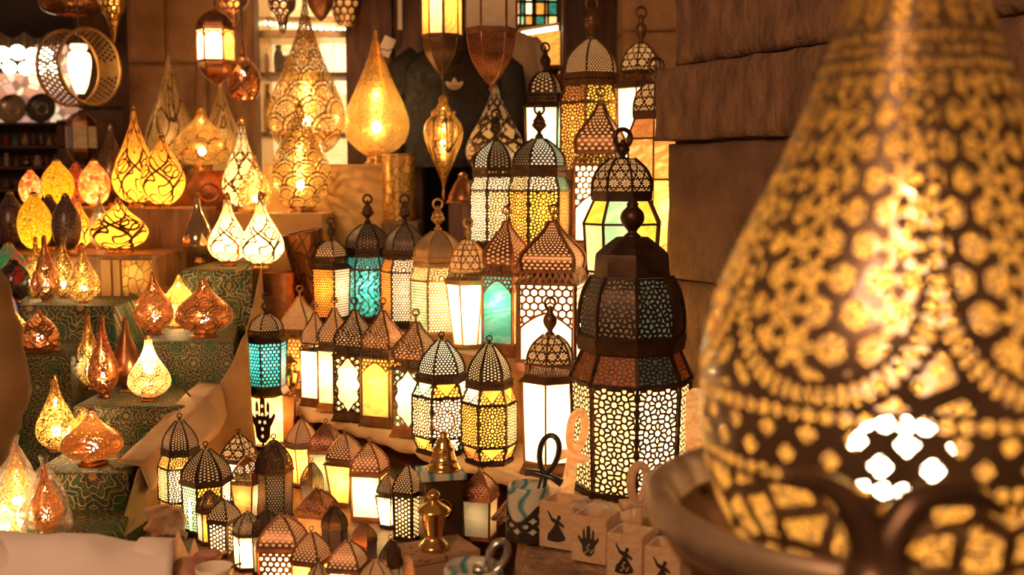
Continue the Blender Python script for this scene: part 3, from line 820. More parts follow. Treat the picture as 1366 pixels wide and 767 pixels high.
# ------------------------------------------------------------ the setting
def pxbox(name, px0, px1, py0, py1, Y, depth, mat, parent=None, bevel=0.004):
    """upright box whose front face fills that rectangle at depth Y"""
    a = at(px0, py1, Y); b = at(px1, py0, Y)
    m_ = MB(); m_.box(((a.x + b.x) / 2, Y + depth / 2, (a.z + b.z) / 2), (b.x - a.x, depth, b.z - a.z))
    o = m_.build(name, mat, parent)
    if bevel: bv(o, bevel)
    return o
def bv(o, w=0.004, seg=2):
    md = o.modifiers.new('bevel', 'BEVEL'); md.width = w; md.segments = seg; md.limit_method = 'ANGLE'; return o
def stone_block(parent, o, d, nrm, L, D, z0, z1, mat, amp=0.007, seed=0, name='stone_block'):
    bm = bmesh.new(); nx, nz, nd = max(4, int(L / .022)), max(3, int((z1 - z0) / .022)), 4
    vid = {}
    def V(i, j, k):
        if (i, j, k) not in vid:
            p = Vector(o) + Vector((d[0], d[1], 0)) * (L * i / nx) - Vector((nrm[0], nrm[1], 0)) * (D * k / nd) + Vector((0, 0, z0 + (z1 - z0) * j / nz))
            e = min(i, nx - i, j, nz - j); s = -0.008 if (e == 0 and k == 0) else 0
            q = p * 9 + Vector((seed * 3.1, 0, 0)); s += amp * (mnoise.noise(q) + .6 * mnoise.noise(q * 3.3))
            vid[(i, j, k)] = bm.verts.new(p + Vector((nrm[0], nrm[1], 0)) * s + Vector((0, 0, amp * .5 * mnoise.noise(q * 1.7))))
        return vid[(i, j, k)]
    for i in range(nx):
        for j in range(nz): bm.faces.new((V(i, j, 0), V(i + 1, j, 0), V(i + 1, j + 1, 0), V(i, j + 1, 0)))
    for k in range(nd):
        for i in range(nx):
            bm.faces.new((V(i, 0, k), V(i, 0, k + 1), V(i + 1, 0, k + 1), V(i + 1, 0, k))); bm.faces.new((V(i, nz, k), V(i + 1, nz, k), V(i + 1, nz, k + 1), V(i, nz, k + 1)))
        for j in range(nz):
            bm.faces.new((V(0, j, k), V(0, j + 1, k), V(0, j + 1, k + 1), V(0, j, k + 1))); bm.faces.new((V(nx, j, k), V(nx, j, k + 1), V(nx, j + 1, k + 1), V(nx, j + 1, k)))
    bmesh.ops.recalc_face_normals(bm, faces=bm.faces)
    me = bpy.data.meshes.new(name); bm.to_mesh(me); bm.free(); me.materials.append(MATS[mat])
    me.polygons.foreach_set('use_smooth', [True] * len(me.polygons))
    return link(name, me, parent)

m_ = MB(); m_.box((0, 3.5, -0.05), (9, 9.5, 0.1)); struct(m_.build('floor', 'floor'))
m_ = MB(); m_.box((0.1, 5.75, 1.5), (4.1, 0.1, 3.0)); struct(m_.build('wall_back', 'wood_dark'))
m_ = MB(); m_.box((-3.2, 7.9, 1.5), (4.5, 0.1, 3.0)); struct(m_.build('wall_far', 'stone'))

# right-hand stone wall, built of courses of blocks
wd = Vector((0.461, -0.887, 0)); wn = Vector((-0.887, -0.461, 0)); wo = Vector((0.405, 2.98, 0))
m_ = MB()
c0 = wo - wn * .03; pts_ = [c0, c0 + wd * 2.6, c0 + wd * 2.6 - wn * .3, c0 - wn * .3]
m_.add([(p.x, p.y, 0) for p in pts_] + [(p.x, p.y, 2.6) for p in pts_], [(0, 1, 5, 4), (1, 2, 6, 5), (2, 3, 7, 6), (3, 0, 4, 7), (4, 5, 6, 7), (3, 2, 1, 0)])
wall_r = struct(m_.build('wall_right', 'stone'))
sd = 0
for z0, z1, mt, cuts, pr in ((0, .42, 'stone', (0, 1.1, 2.2), 0), (.42, .86, 'stone', (0, .8, 1.7, 2.5), 0), (.86, 1.24, 'stone', (0, 1.2, 2.4), 0), (1.24, 1.595, 'stone', (0, .95, 1.8, 2.5), 0),
                         (1.60, 1.79, 'stone_chisel', (-.03, .78, 1.5, 2.4), .022), (1.795, 2.05, 'stone_chisel', (.03, .9, 1.9, 2.5), .0), (2.055, 2.5, 'stone', (0, 1.1, 2.3), 0)):
    for a, b in zip(cuts[:-1], cuts[1:]):
        stone_block(wall_r, wo + wd * (a + .003) + wn * pr, wd, wn, b - a - .006, .26 if a > .2 else .33, z0 + .002, z1 - .002, mt, .011 if mt == 'stone_chisel' else .005, sd); sd += 1
# iron ring and hook on that wall
p = wo + wd * .55 + wn * .02
m_ = MB(); m_.torus((0, 0, -.022), .022, .004, 'x', 18, 8); m_.tube([(-.02, .01, .0), (.012, -.006, 0)], .006, 8)
o = m_.build('iron_ring', 'dark_iron', None, True, (p.x, p.y, 1.50)); o.rotation_euler = (0, 0, math.atan2(wn.y, wn.x)); tag(o, 'small dark iron ring hanging from the right stone wall', 'ring')

# tan stone pier behind the tall lanterns
pier = at(833, 100, 4.45)
m_ = MB(); m_.box((pier.x + .32, 4.75, 1.3), (.6, .5, 2.6)); pier_o = struct(m_.build('wall_pier', 'stone'))
for i, (z0, z1) in enumerate(((0, .7), (.7, 1.3), (1.3, 1.76), (1.76, 2.08), (2.08, 2.6))):
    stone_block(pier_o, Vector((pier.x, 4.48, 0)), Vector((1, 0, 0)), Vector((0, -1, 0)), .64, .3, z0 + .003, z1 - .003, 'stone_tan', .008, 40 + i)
# left stone pier, tan blocks lit by the lamps
a = at(168, 100, 5.1); b = at(338, 100, 5.1)
m_ = MB(); m_.box(((a.x + b.x) / 2, 5.4, 1.3), (b.x - a.x, .54, 2.6)); pl = struct(m_.build('wall_left', 'stone'))
k = 0
for z0, z1, cuts in ((0, .5, (0, .6, 1)), (.5, 1.0, (0, .4, 1)), (1.0, 1.38, (0, .62, 1)), (1.38, 1.70, (0, .36, 1)), (1.70, 2.02, (0, .62, 1)), (2.02, 2.5, (0, .3, 1))):
    for c, e in zip(cuts[:-1], cuts[1:]):
        W_ = b.x - a.x
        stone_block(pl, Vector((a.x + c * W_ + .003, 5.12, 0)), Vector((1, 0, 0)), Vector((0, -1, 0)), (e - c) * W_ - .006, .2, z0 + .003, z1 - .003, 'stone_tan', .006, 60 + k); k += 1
# narrower course of the same pier, set back towards the street
a2 = at(100, 100, 5.75); b2 = at(176, 100, 5.75)
for i, (z0, z1) in enumerate(((0, .6), (.6, 1.1), (1.1, 1.46), (1.46, 1.86), (1.86, 2.2), (2.2, 2.6))):
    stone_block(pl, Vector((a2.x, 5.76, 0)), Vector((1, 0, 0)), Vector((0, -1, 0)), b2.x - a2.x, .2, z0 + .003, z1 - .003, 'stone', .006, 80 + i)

# wooden posts and beams of the shop front
for i, (x0, x1, Y) in enumerate(((470, 492, 5.0), (500, 522, 5.0), (534, 562, 4.95), (748, 758, 5.0), (326, 337, 5.05))):
    pxb = pxbox('trim_%d' % (i + 1), x0, x1, -70, 700, Y, .10, 'wood_dark' if i < 4 else 'wood_mid'); struct(pxb)
m_ = MB(); m_.box((-.2, 4.35, 2.52), (4.4, .10, .12)); struct(m_.build('trim_6', 'wood_dark'))
m_ = MB(); m_.box((-.2, 3.55, 2.52), (4.4, .10, .12)); struct(m_.build('trim_7', 'wood_dark'))
m_ = MB(); m_.box((-.2, 4.95, 2.52), (4.4, .10, .12)); struct(m_.build('trim_8', 'wood_dark'))
# black sheet put in for the shade of the interior between the posts
pb = pxbox('gap_shade', 562, 690, -60, 620, 5.5, .05, 'black'); struct(pb)

# ------------------------------------------------------------ lit niche behind the gold lamps
nic = thing('display_niche', 'brightly lit glazed display niche behind the tall gold lamp', 'display', at(400, 200, 5.45))
def inl(o, root):               # keep world placement under a root
    o.parent = root; o.location = Vector(o.location) - root.location; return o
inl(pxbox('back_panel', 337, 470, -40, 240, 5.5, .04, 'lit_cream'), nic)  # panel glows itself, in place of light falling on the niche back
inl(pxbox('shelf', 337, 470, 96, 102, 5.2, .28, 'wood_mid'), nic)
inl(pxbox('shelf', 337, 470, 40, 50, 5.2, .28, 'pale_brass'), nic)
inl(pxbox('shelf', 337, 470, 176, 182, 5.2, .28, 'wood_mid'), nic)
inl(pxbox('side_post', 336, 342, -40, 240, 5.15, .3, 'pale_brass'), nic)
inl(pxbox('side_post', 464, 471, -40, 240, 5.15, .3, 'pale_brass'), nic)
inl(pxbox('glass_pane', 342, 464, -40, 240, 5.14, .006, 'window_glass', None, 0), nic)
inl(pxbox('lit_panel', 428, 443, 52, 118, 5.42, .02, 'lit_white'), nic)
inl(pxbox('lit_panel', 446, 463, 56, 125, 5.42, .02, 'lit_white'), nic)
for i in range(15):
    x = 345 + i * 8.3
    q = at(x, 30 + i * .75, 5.3)
    m_ = MB(); m_.lathe([(-.009, .003), (-.006, .008), (0, .0105), (.006, .008), (.009, .003)], 8); inl(m_.build('strip_bulb', 'led', None, True, q), nic)
inl(pxbox('light_strip', 340, 468, 22, 30, 5.32, .02, 'pale_brass'), nic)
JAR = [(0, .6), (.1, .9), (.5, 1.0), (.75, .8), (.85, .5), (.9, .62), (1, .58)]
for cx, pt, pb_, w, mt, lb in ((352, 62, 96, 16, 'white_china', 'small white jar on the niche shelf, leftmost'), (372, 58, 96, 13, 'dark_iron', 'dark stoppered jar on the niche shelf'),
                         (356, 112, 176, 18, 'pale_brass', 'amber glowing vase on the lower niche shelf'), (382, 72, 96, 20, 'silver', 'squat pale bowl on the niche shelf beside the gold lamp')):
    q = at(cx, pb_, 5.32); q.z = at(cx, pb_, 5.2).z + .001; kk = mpp(5.32, q.z); Hh = (pb_ - pt) * kk; Rr = w * kk / 2
    m_ = MB(); m_.lathe([(a_ * Hh, b_ * Rr) for a_, b_ in spline(JAR, 3)], 18); tag(m_.build('jar', mt, None, True, q), lb, 'jar')

# stained glass panel and shelf with tube lamp, upper right
sg = thing('stained_glass_panel', 'stained glass panel of teal, amber and white panes above the tube lamp', 'panel', at(717, 36, 5.3))
cols_ = ['lit_amber', 'lit_teal', 'lit_white', 'lit_cream', 'lit_teal', 'lit_white', 'lit_green', 'lit_amber']
xs_ = [684, 694, 700, 711, 714, 727, 731, 744]
for i in range(len(xs_) - 1):
    for y0, y1 in ((-40, 2), (3, 20), (21, 33)):
        c = cols_[(i + (y0 > 0) * 3 + (y0 > 10) * 2) % 8]
        inl(pxbox('pane', xs_[i] + .6, xs_[i + 1] - .6, y0, y1, 5.3, .01, c, None, 0), sg)
m_ = MB()
for x in xs_:
    q0 = at(x, 34, 5.295); q1 = at(x, -40, 5.295); m_.bar(q0 - sg.location, q1 - sg.location, .005, .012)
for y in (2.5, 20.5, 34):
    m_.bar(at(684, y, 5.295) - sg.location, at(744, y, 5.295) - sg.location, .005, .012)
m_.build('lead_frame', 'dark_iron', sg)
tl = thing('tube_lamp', 'bright slanted tube lamp under the stained glass panel', 'lamp', at(718, 42, 5.25))
m_ = MB(); m_.tube([at(696, 45, 5.25) - tl.location, at(744, 37, 5.25) - tl.location], .009, 10); m_.build('tube', 'led', tl, True)
m_ = MB(); m_.bar(at(692, 42, 5.27) - tl.location, at(746, 33, 5.27) - tl.location, .03, .02); m_.build('fitting', 'pale_brass', tl)
bk = thing('lit_shelf_box', 'glowing amber shelf recess below the tube lamp', 'shelf', at(718, 92, 5.4))
inl(pxbox('back_panel', 690, 747, 40, 98, 5.48, .02, 'lit_amber'), bk); inl(pxbox('shelf', 688, 748, 86, 92, 5.2, .28, 'wood_mid'), bk)  # back panel and the jars below glow by themselves, standing in for lamplight
q = at(714, 86, 5.3); kk = mpp(5.3, q.z)
m_ = MB(); m_.lathe([(0, 5.5 * kk), (20 * kk, 5.5 * kk), (32 * kk, 5 * kk), (34 * kk, 1 * kk)], 16); tag(m_.build('candle', 'lit_white', None, True, q), 'glowing white pillar candle on the amber shelf', 'candle')
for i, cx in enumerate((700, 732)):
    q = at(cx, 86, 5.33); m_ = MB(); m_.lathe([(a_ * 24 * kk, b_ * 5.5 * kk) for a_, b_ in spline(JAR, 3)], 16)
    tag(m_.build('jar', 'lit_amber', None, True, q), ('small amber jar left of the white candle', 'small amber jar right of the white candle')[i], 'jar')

# ------------------------------------------------------------ terraces of the lantern display (run along su, rise along sn)
O_ = Vector((.15, 2.6, 0)); su = Vector((-.63, .777, 0)); sn = Vector((.777, .63, 0))
def terrace(name, s0, s1, t0, t1, z0, z1, mat, label, cat, kids=None):
    q = [O_ + su * s + sn * t for s, t in ((s0, t0), (s1, t0), (s1, t1), (s0, t1))]
    m_ = MB(); m_.add([(p.x, p.y, z0) for p in q] + [(p.x, p.y, z1) for p in q], [(0, 1, 5, 4), (1, 2, 6, 5), (2, 3, 7, 6), (3, 0, 4, 7), (4, 5, 6, 7), (3, 2, 1, 0)])
    bm = bmesh.new(); me = m_.mesh(name, mat); bm.from_mesh(me); bmesh.ops.recalc_face_normals(bm, faces=bm.faces); bm.to_mesh(me); bm.free()
    o = link(name, me); tag(o, label, cat); return bv(o, .006)
shelf_o = terrace('display_shelf', -.34, 1.45, -.07, .155, .775, .79, 'shelf_cloth', 'long pale cloth-covered shelf carrying the front row of lanterns', 'shelf')
terrace('display_plinth', .17, 1.62, .165, .455, .0, 1.0, 'wood_mid', 'brown wooden plinth behind the front row of lanterns', 'plinth')
terrace('display_plinth', .27, 1.15, .505, .785, .0, 1.27, 'wood_mid', 'middle wooden plinth under the arched white lantern', 'plinth')
terrace('display_plinth', .45, 1.55, .79, 1.10, .0, 1.50, 'wood_dark', 'highest dark wooden plinth at the back of the lanterns', 'plinth')
# cloth hanging from the shelf edge, with scalloped hem
m_ = MB(); nS = 80
vs_ = []
for i in range(nS + 1):
    s = -.34 + 1.79 * i / nS
    for j, (dz, dt) in enumerate(((.002, 0), (-.012, -.004), (-.026, -.002))):
        wv = .006 * math.sin(i * .9 + j) ; hem = -.010 * abs(math.sin(i * .55)) if j == 2 else 0
        q = O_ + su * s + sn * (-.079 + dt + wv * (j > 0)); vs_.append((q.x, q.y, .79 + dz + hem))
m_.add(vs_, [(3 * i + j, 3 * (i + 1) + j, 3 * (i + 1) + j + 1, 3 * i + j + 1) for i in range(nS) for j in range(2)])
o = m_.build('shelf_valance', 'shelf_cloth', None, True); tag(o, 'pale cloth hem hanging along the front edge of the lantern shelf', 'cloth')
md = o.modifiers.new('thick', 'SOLIDIFY'); md.thickness = .003
# trestle below the shelf
for i, s in enumerate((-.2, .55, 1.4)):
    q = O_ + su * s + sn * .11
    m_ = MB(); m_.box((q.x, q.y, .3875), (.05, .05, .775)); m_.build('leg', 'wood_mid', shelf_o)

# low bench with the small lanterns
bp_ = [(-.82, 1.62), (-.12, 1.62), (-.12, 2.36), (.06, 2.74), (-.58, 3.60), (-.70, 3.60), (-.735, 3.1), (-.78, 2.9), (-.83, 2.5)]; nb = len(bp_)
m_ = MB(); m_.add([(x, y, .66) for x, y in bp_] + [(x, y, .70) for x, y in bp_], [tuple(range(nb - 1, -1, -1)), tuple(range(nb, 2 * nb))] + [(i, (i + 1) % nb, (i + 1) % nb + nb, i + nb) for i in range(nb)])
bench = thing('low_bench', 'low bench with dark brown top under the small lanterns', 'bench', (-.5, 2.6, 0))
inl(m_.build('bench_top', 'wood_dark'), bench)
for x, y in ((-.74, 1.86), (-.18, 1.86), (-.02, 2.70), (-.62, 3.5), (-.74, 2.6)):
    m_ = MB(); m_.box((x, y, .33), (.06, .06, .66)); inl(m_.build('leg', 'wood_mid'), bench)
m_ = MB()
g = 14
vs_ = []
for i in range(g + 1):
    for j in range(g + 1):
        q = O_ + su * (.12 + .62 * i / g) + sn * (-.38 + .30 * j / g); vs_.append((q.x, q.y, .7025 + .003 * math.sin(i * 1.7 + j) * math.cos(j * 1.3)))
m_.add(vs_, [(i * (g + 1) + j, (i + 1) * (g + 1) + j, (i + 1) * (g + 1) + j + 1, i * (g + 1) + j + 1) for i in range(g) for j in range(g)])
o = m_.build('printed_cloth', 'green_cloth', None, True); tag(o, 'green printed cloth spread on the bench under the small lanterns', 'cloth')

# ------------------------------------------------------------ stepped boxes of the left display
def dbox(name, label, px0, px1, Y0, Y1, z1, mat, cat='box', z0=0.0, round_=.008, pxb=None):
    x0 = X_at(px0, Y0, z1); x1 = X_at(px1, Y0, z1); x1b = X_at(pxb, Y1, z1) if pxb else x1
    m_ = MB(); q = [(x0, Y0), (x1, Y0), (x1b, Y1), (x0, Y1)]
    m_.add([(a, b, z0) for a, b in q] + [(a, b, z1) for a, b in q], [(3, 2, 1, 0), (4, 5, 6, 7), (0, 1, 5, 4), (1, 2, 6, 5), (2, 3, 7, 6), (3, 0, 4, 7)])
    o = m_.build(name, mat); tag(o, label, cat); return bv(o, round_)
dbox('display_box', 'tall beige box holding the two big gold lamps', 352, 512, 4.34, 4.70, 1.56, 'beige_board')
dbox('display_box', 'beige box under the scale-patterned gold lamp', 300, 430, 4.05, 4.33, 1.38, 'beige_board')
dbox('display_box', 'tall brown box at the back below the engraved cream lamps', 192, 326, 4.42, 4.98, 1.53, 'wood_mid')
dbox('display_box', 'brown box under the pair of glowing yellow lamps', 4, 252, 3.99, 4.40, 1.40, 'wood_mid')
gb = dbox('display_box', 'wide box with gilt front panels under the squat yellow lamp', -30, 206, 3.60, 3.98, 1.26, 'wood_mid')
for x0, x1, mt in ((137, 150, 'beige_board'), (153, 162, 'beige_board'), (165, 205, 'gold_panel')):
    a = X_at(x0, 3.6, 1.1); b = X_at(x1, 3.6, 1.1); m_ = MB(); m_.box(((a + b) / 2, 3.596, 1.16), (b - a, .008, .17)); bv(m_.build('front_panel', mt, gb), .002)
dbox('display_box', 'green cloth-covered box under the three patterned glass lamps', 240, 336, 3.56, 3.97, 1.215, 'green_cloth', pxb=336)
dbox('display_box', 'green cloth-covered box under the brown-gold drop lamps', -30, 152, 3.30, 3.59, 1.13, 'green_cloth')
dbox('display_box', 'cloth-covered box under the small copper domed lamps', -30, 92, 3.00, 3.29, 1.03, 'green_cloth_fine')
dbox('display_box', 'green cloth-covered box under the three squat copper lamps', 176, 312, 3.15, 3.55, 1.045, 'green_cloth_fine', pxb=318)
dbox('display_box', 'cloth-covered box under the row of copper drop lamps', 96, 256, 2.86, 3.14, .92, 'green_cloth_fine', pxb=282)
dbox('display_box', 'cloth-covered box under the wide speckled copper lamp', 36, 172, 2.56, 2.85, .82, 'green_cloth', pxb=206)
dbox('display_box', 'lowest cloth-covered box under the plastic-wrapped lamps', -70, 120, 2.26, 2.55, .74, 'green_cloth')
# beige canvas hung down the right side of the steps
def canvas(name, label, rows, mat, amp=.012, th=.004, seed=0):
    """rows: list of polylines (same length) of 3-D points, resampled to a wavy cloth"""
    nr = len(rows); nc = len(rows[0]); U, Vn = 6, 6; vs = []; RR = (nr - 1) * Vn; CC = (nc - 1) * U
    for i in range(RR + 1):
        a = min(i // Vn, nr - 2); ta = (i - a * Vn) / Vn
        for j in range(CC + 1):
            b = min(j // U, nc - 2); tb = (j - b * U) / U
            p = (Vector(rows[a][b]) * (1 - tb) + Vector(rows[a][b + 1]) * tb) * (1 - ta) + (Vector(rows[a + 1][b]) * (1 - tb) + Vector(rows[a + 1][b + 1]) * tb) * ta
            w = mnoise.noise(Vector((p.x * 6 + seed, p.y * 6, p.z * 5))); vs.append(p + Vector((w * amp, -abs(w) * amp * .6, w * amp * .4)))
    m_ = MB(); m_.add(vs, [(i * (CC + 1) + j, i * (CC + 1) + j + 1, (i + 1) * (CC + 1) + j + 1, (i + 1) * (CC + 1) + j) for i in range(RR) for j in range(CC)])
    o = m_.build(name, mat, None, True); md = o.modifiers.new('thick', 'SOLIDIFY'); md.thickness = th
    tag(o, label, 'cloth'); return o
def A3(px, py, Y): return at(px, py, Y)
cols_c = [(150, 2.46, .70), (178, 2.58, .828), (206, 2.80, .828), (240, 2.84, .87), (262, 2.88, .925), (282, 3.08, .925), (300, 3.12, .98), (317, 3.17, 1.05), (323, 3.48, 1.05), (332, 3.54, 1.12), (341, 3.60, 1.215)]
def cz(k, f, out): px, Y, zt = cols_c[k]; return Vector((X_at(px, Y, zt) + .014 + out, Y - out * .4, zt * (1 - f) + .706 * f))
canvas('canvas_cover', 'large tan canvas sheet hung over the side of the stepped boxes', [[cz(k, f, o_) for k in range(len(cols_c))] for f, o_ in ((0, 0), (.2, .006), (.5, .01), (.8, .012), (1, .02))], 'canvas', .010)
# turned-down rim of the sheet lying on the step edges
canvas('canvas_fold', 'crumpled pale flap of canvas along the edges of the two lower steps', [
    [cz(k, 0, -.05) + Vector((0, 0, .012)) for k in (1, 2, 4, 5)], [cz(k, 0, .012) + Vector((0, -.004, .010)) for k in (1, 2, 4, 5)], [cz(k, .3, .034) + Vector((0, -.014, 0)) for k in (1, 2, 4, 5)], [cz(k, .42 if k != 2 else .6, .026) + Vector((0, -.018, 0)) for k in (1, 2, 4, 5)]], 'paper', .012, seed=4)

# rock ledge in the foreground
bm = bmesh.new(); bmesh.ops.create_grid(bm, x_segments=60, y_segments=50, size=.5)
ang = math.atan2(su.y, su.x)
for v in bm.verts:
    x, y = v.co.x, v.co.y
    e = min(.5 - abs(x), .5 - abs(y)); edge = max(0, .06 - e) / .06
    hgt = .012 * mnoise.noise(Vector((x * 9, y * 9, 2))) + .006 * mnoise.noise(Vector((x * 30, y * 30, 5)))
    if x > -.08: hgt *= .25
    v.co.z = .760 + hgt - .4 * edge ** 1.5
    v.co.x = .31 + x * .66 + (.03 * mnoise.noise(Vector((y * 6, x * 4, 1)))); v.co.y = 2.05 + y * .72 + .02 * mnoise.noise(Vector((x * 6, y * 5, 7)))
me = bpy.data.meshes.new('rock_ledge'); bm.to_mesh(me); bm.free(); me.materials.append(MATS['rock']); me.polygons.foreach_set('use_smooth', [True] * len(me.polygons))
tag(link('rock_ledge', me), 'rough brown rock ledge carrying the alabaster candle boxes', 'rock')
m_ = MB(); m_.box((.31, 2.05, .36), (.5, .56, .70)); tag(m_.build('stone_base', 'stone'), 'plain stone base below the rough rock ledge', 'stone')
# ------------------------------------------------------------ lanterns on the display
DK = dict(metal='dark_iron')
# front row on the cloth-covered shelf, z = .79
def YA(py): return y_at(py, .79)
L = lantern
L('very large dark eight-sided lantern with star fretwork beside the stone wall', 840, 268, 160, YA(652), .79, 'octagon', 8, 0, 'dark_iron', ('lit_cream', 'lit_cream', 'lit_white', 'lit_cream'),
  ('dull_orange', 'dull_orange', 'dull_blue', 'dull_orange'), None, f_rosette, f_star, f_jit, 1.6, nx=84, ring=False, dpane=('grey_glass', 'dim_cream', 'dim_green', 'dull_orange'))
L('tall bronze lantern with plain white panes left of the very large one', 733, 398, 80, YA(628), .79, 'tall', 6, 20, 'bronze', ('lit_white',), dfret=f_floral, watt=1.2)
L('dark domed lantern with amber fretwork panes, right of its white-topped twin', 653, 448, 74, YA(616), .79, 'hexdome', 6, 8, 'dark_iron', ('lit_amber', 'lit_amber', 'lit_cream'), ('lit_white', 'lit_amber'), ('dim_amber', 'lit_amber'), f_star, f_vee, f_circ, .7, dpane=('lit_cream',))
L('dark domed lantern with bright dome and white fretwork panes in the front row', 590, 443, 78, YA(602), .79, 'hexdome', 6, 14, 'dark_iron', ('lit_cream', 'lit_white', 'lit_cream'), ('lit_green', 'lit_orange', 'lit_green'), ('lit_amber', 'lit_white', 'lit_teal'), f_star, f_vee, f_honey, 1.2, dpane=('lit_white',))
L('square onion-roofed lantern with pale green ogee pane in the front row', 556, 413, 68, YA(580), .79, 'onion', 4, 22, 'bronze', ('lit_green', 'lit_orange'), None, None, f_ogee, dfret=f_jit, watt=.7, rmetal='rust_copper')
L('square onion-roofed lantern with plain amber arched pane in the front row', 512, 398, 62, YA(566), .79, 'onion', 4, 22, 'bronze', ('lit_amber', 'lit_amber'), None, None, f_arch, dfret=f_jit, watt=.8, rmetal='rust_copper')
L('square onion-roofed lantern with cream ogee pane and teal side pane', 475, 398, 60, YA(559), .79, 'onion', 4, 25, 'dark_iron', ('lit_cream', 'lit_teal'), None, None, f_ogee, dfret=f_jit, watt=.8)
L('narrow onion-roofed lantern with plain amber-white pane', 448, 397, 48, YA(548), .79, 'onion', 4, 20, 'bronze', ('lit_cream', 'lit_cream'), dfret=f_honey, watt=.9, rmetal='rust_copper')
L('narrow onion-roofed lantern with plain white pane, smallest of the front row', 422, 404, 42, YA(540), .79, 'onion', 4, 16, 'bronze', ('lit_white', 'lit_white'), dfret=f_honey, watt=.8, rmetal='rust_copper')
L('gold square lantern with glowing amber panes beside the turquoise one', 402, 382, 54, YA(527), .79, 'onion', 4, 30, 'pale_brass', ('dim_amber', 'lit_cream'), None, None, f_archlow, dfret=f_net, watt=.6)
# turquoise lantern on its alabaster block
Yc = 3.37
c_ = thing('alabaster_lamp', 'glowing veined alabaster block lamp under the turquoise lantern', 'lamp', (X_at(356, Yc, .7), Yc, .702))
m_ = MB(); m_.lathe([(0, .05), (.146, .05)], 6, a0=.2); bv(m_.build('block', 'alabaster_lit', c_), .004)
m_ = MB(); m_.lathe([(.146, .054), (.153, .054)], 6, a0=.2); m_.build('top_plate', 'bronze', c_)
plamp(c_, (0, 0, .08), .7)
L('dark lantern with turquoise star fretwork panes on the alabaster block', 357, 392, 54, Yc, .856, 'tall', 6, 24, 'dark_iron', ('lit_teal',), None, None, f_bold, dfret=f_honey, watt=.6, tint=(.75, .95, .9))

# second row, z = 1.0
L('dark lantern with orange and white panes, leftmost of the second row', 443, 292, 52, 3.87, 1.0, 'tall', 4, 18, 'dark_iron', ('lit_orange', 'lit_white'), None, None, f_net, dfret=f_honey, watt=.7)
L('dark round-domed lantern with teal branch-cut panes', 492, 262, 68, 3.97, 1.0, 'dome', 6, 6, 'dark_iron', ('lit_teal', 'lit_teal'), ('lit_teal',), None, f_branch, f_star, f_circ, .7, dpane=('dim_cream',), tint=(.8, .95, .85))
L('dark round-domed lantern with orange and white panes, right of the teal one', 541, 262, 66, 3.83, 1.0, 'dome', 6, 2, 'dark_iron', ('lit_orange', 'lit_white', 'lit_teal'), ('lit_orange', 'lit_white', 'lit_teal'), None, f_net, f_star, f_star, .8, dpane=('dim_cream',))
L('pale bronze round-domed lantern with green and white net panes', 585, 268, 74, 3.56, 1.0, 'dome', 6, 12, 'pale_brass', ('lit_green', 'lit_white', 'lit_cream'), ('lit_cream',), None, f_net, f_star, f_net, .9, dpane=('dim_cream',))
L('flared bronze lantern with wide plain white panes', 625, 293, 62, 3.34, 1.0, 'taper', 6, 10, 'pale_brass', ('lit_white',), dfret=f_floral, watt=1.2)
L('copper onion-roofed lantern with arched jade green pane', 676, 278, 72, 3.22, 1.0, 'onion', 4, 14, 'rust_copper', ('dim_teal', 'lit_amber'), None, None, f_arch, dfret=f_circ, watt=.35, tint=(.8, .9, .7), rmetal='copper')
L('large copper onion-roofed lantern with bright white panes and big ring', 737, 276, 102, 2.93, 1.0, 'onion', 4, 30, 'rust_copper', ('lit_white', 'lit_white'), None, None, f_archlow, dfret=f_net, watt=1.6, nx=48, rmetal='copper')
L('dark ringed lantern with slanted green and yellow panes behind the very large one', 828, 178, 102, 3.05, 1.0, 'slant', 8, 12, 'dark_iron', ('lit_cream', 'lit_green', 'lit_yellow', 'lit_cream'), ('lit_yellow', 'lit_green', 'lit_yellow', 'lit_yellow'), ('lit_cream', 'lit_green', 'lit_yellow'), f_arch, None, f_floral, .9, nx=40)
# third row, z = 1.27
L('dark round-domed lantern with white fretwork panes, left of a matching pair', 662, 150, 70, 3.80, 1.27, 'dome', 6, 10, 'dark_iron', ('lit_white', 'lit_cream', 'lit_white'), ('lit_white',), None, f_star, f_star, f_circ, .9, dpane=('lit_white', 'dim_cream'))
L('dark round-domed lantern with amber fretwork panes, right of a matching pair', 719, 143, 82, 3.55, 1.27, 'dome', 6, 8, 'dark_iron', ('lit_amber', 'lit_yellow', 'lit_orange'), ('lit_cream', 'lit_white', 'lit_teal'), None, f_star, f_star, f_honey, 1.1, dpane=('dim_cream', 'lit_white', 'lit_green'))
L('onion-roofed bronze lantern with tall white arched panes and large ring', 800, 122, 80, 3.52, 1.27, 'onion', 4, 28, 'bronze', ('lit_white', 'lit_white'), None, None, f_archlow, dfret=f_honey, watt=1.5, rmetal='rust_copper')
L('lantern with veined amber panes against the stone wall', 872, 84, 76, 3.26, 1.27, 'slant', 6, 20, 'bronze', ('lit_marble',), ('dim_amber', 'lit_marble'), ('lit_marble',), None, None, f_floral, 1.2)
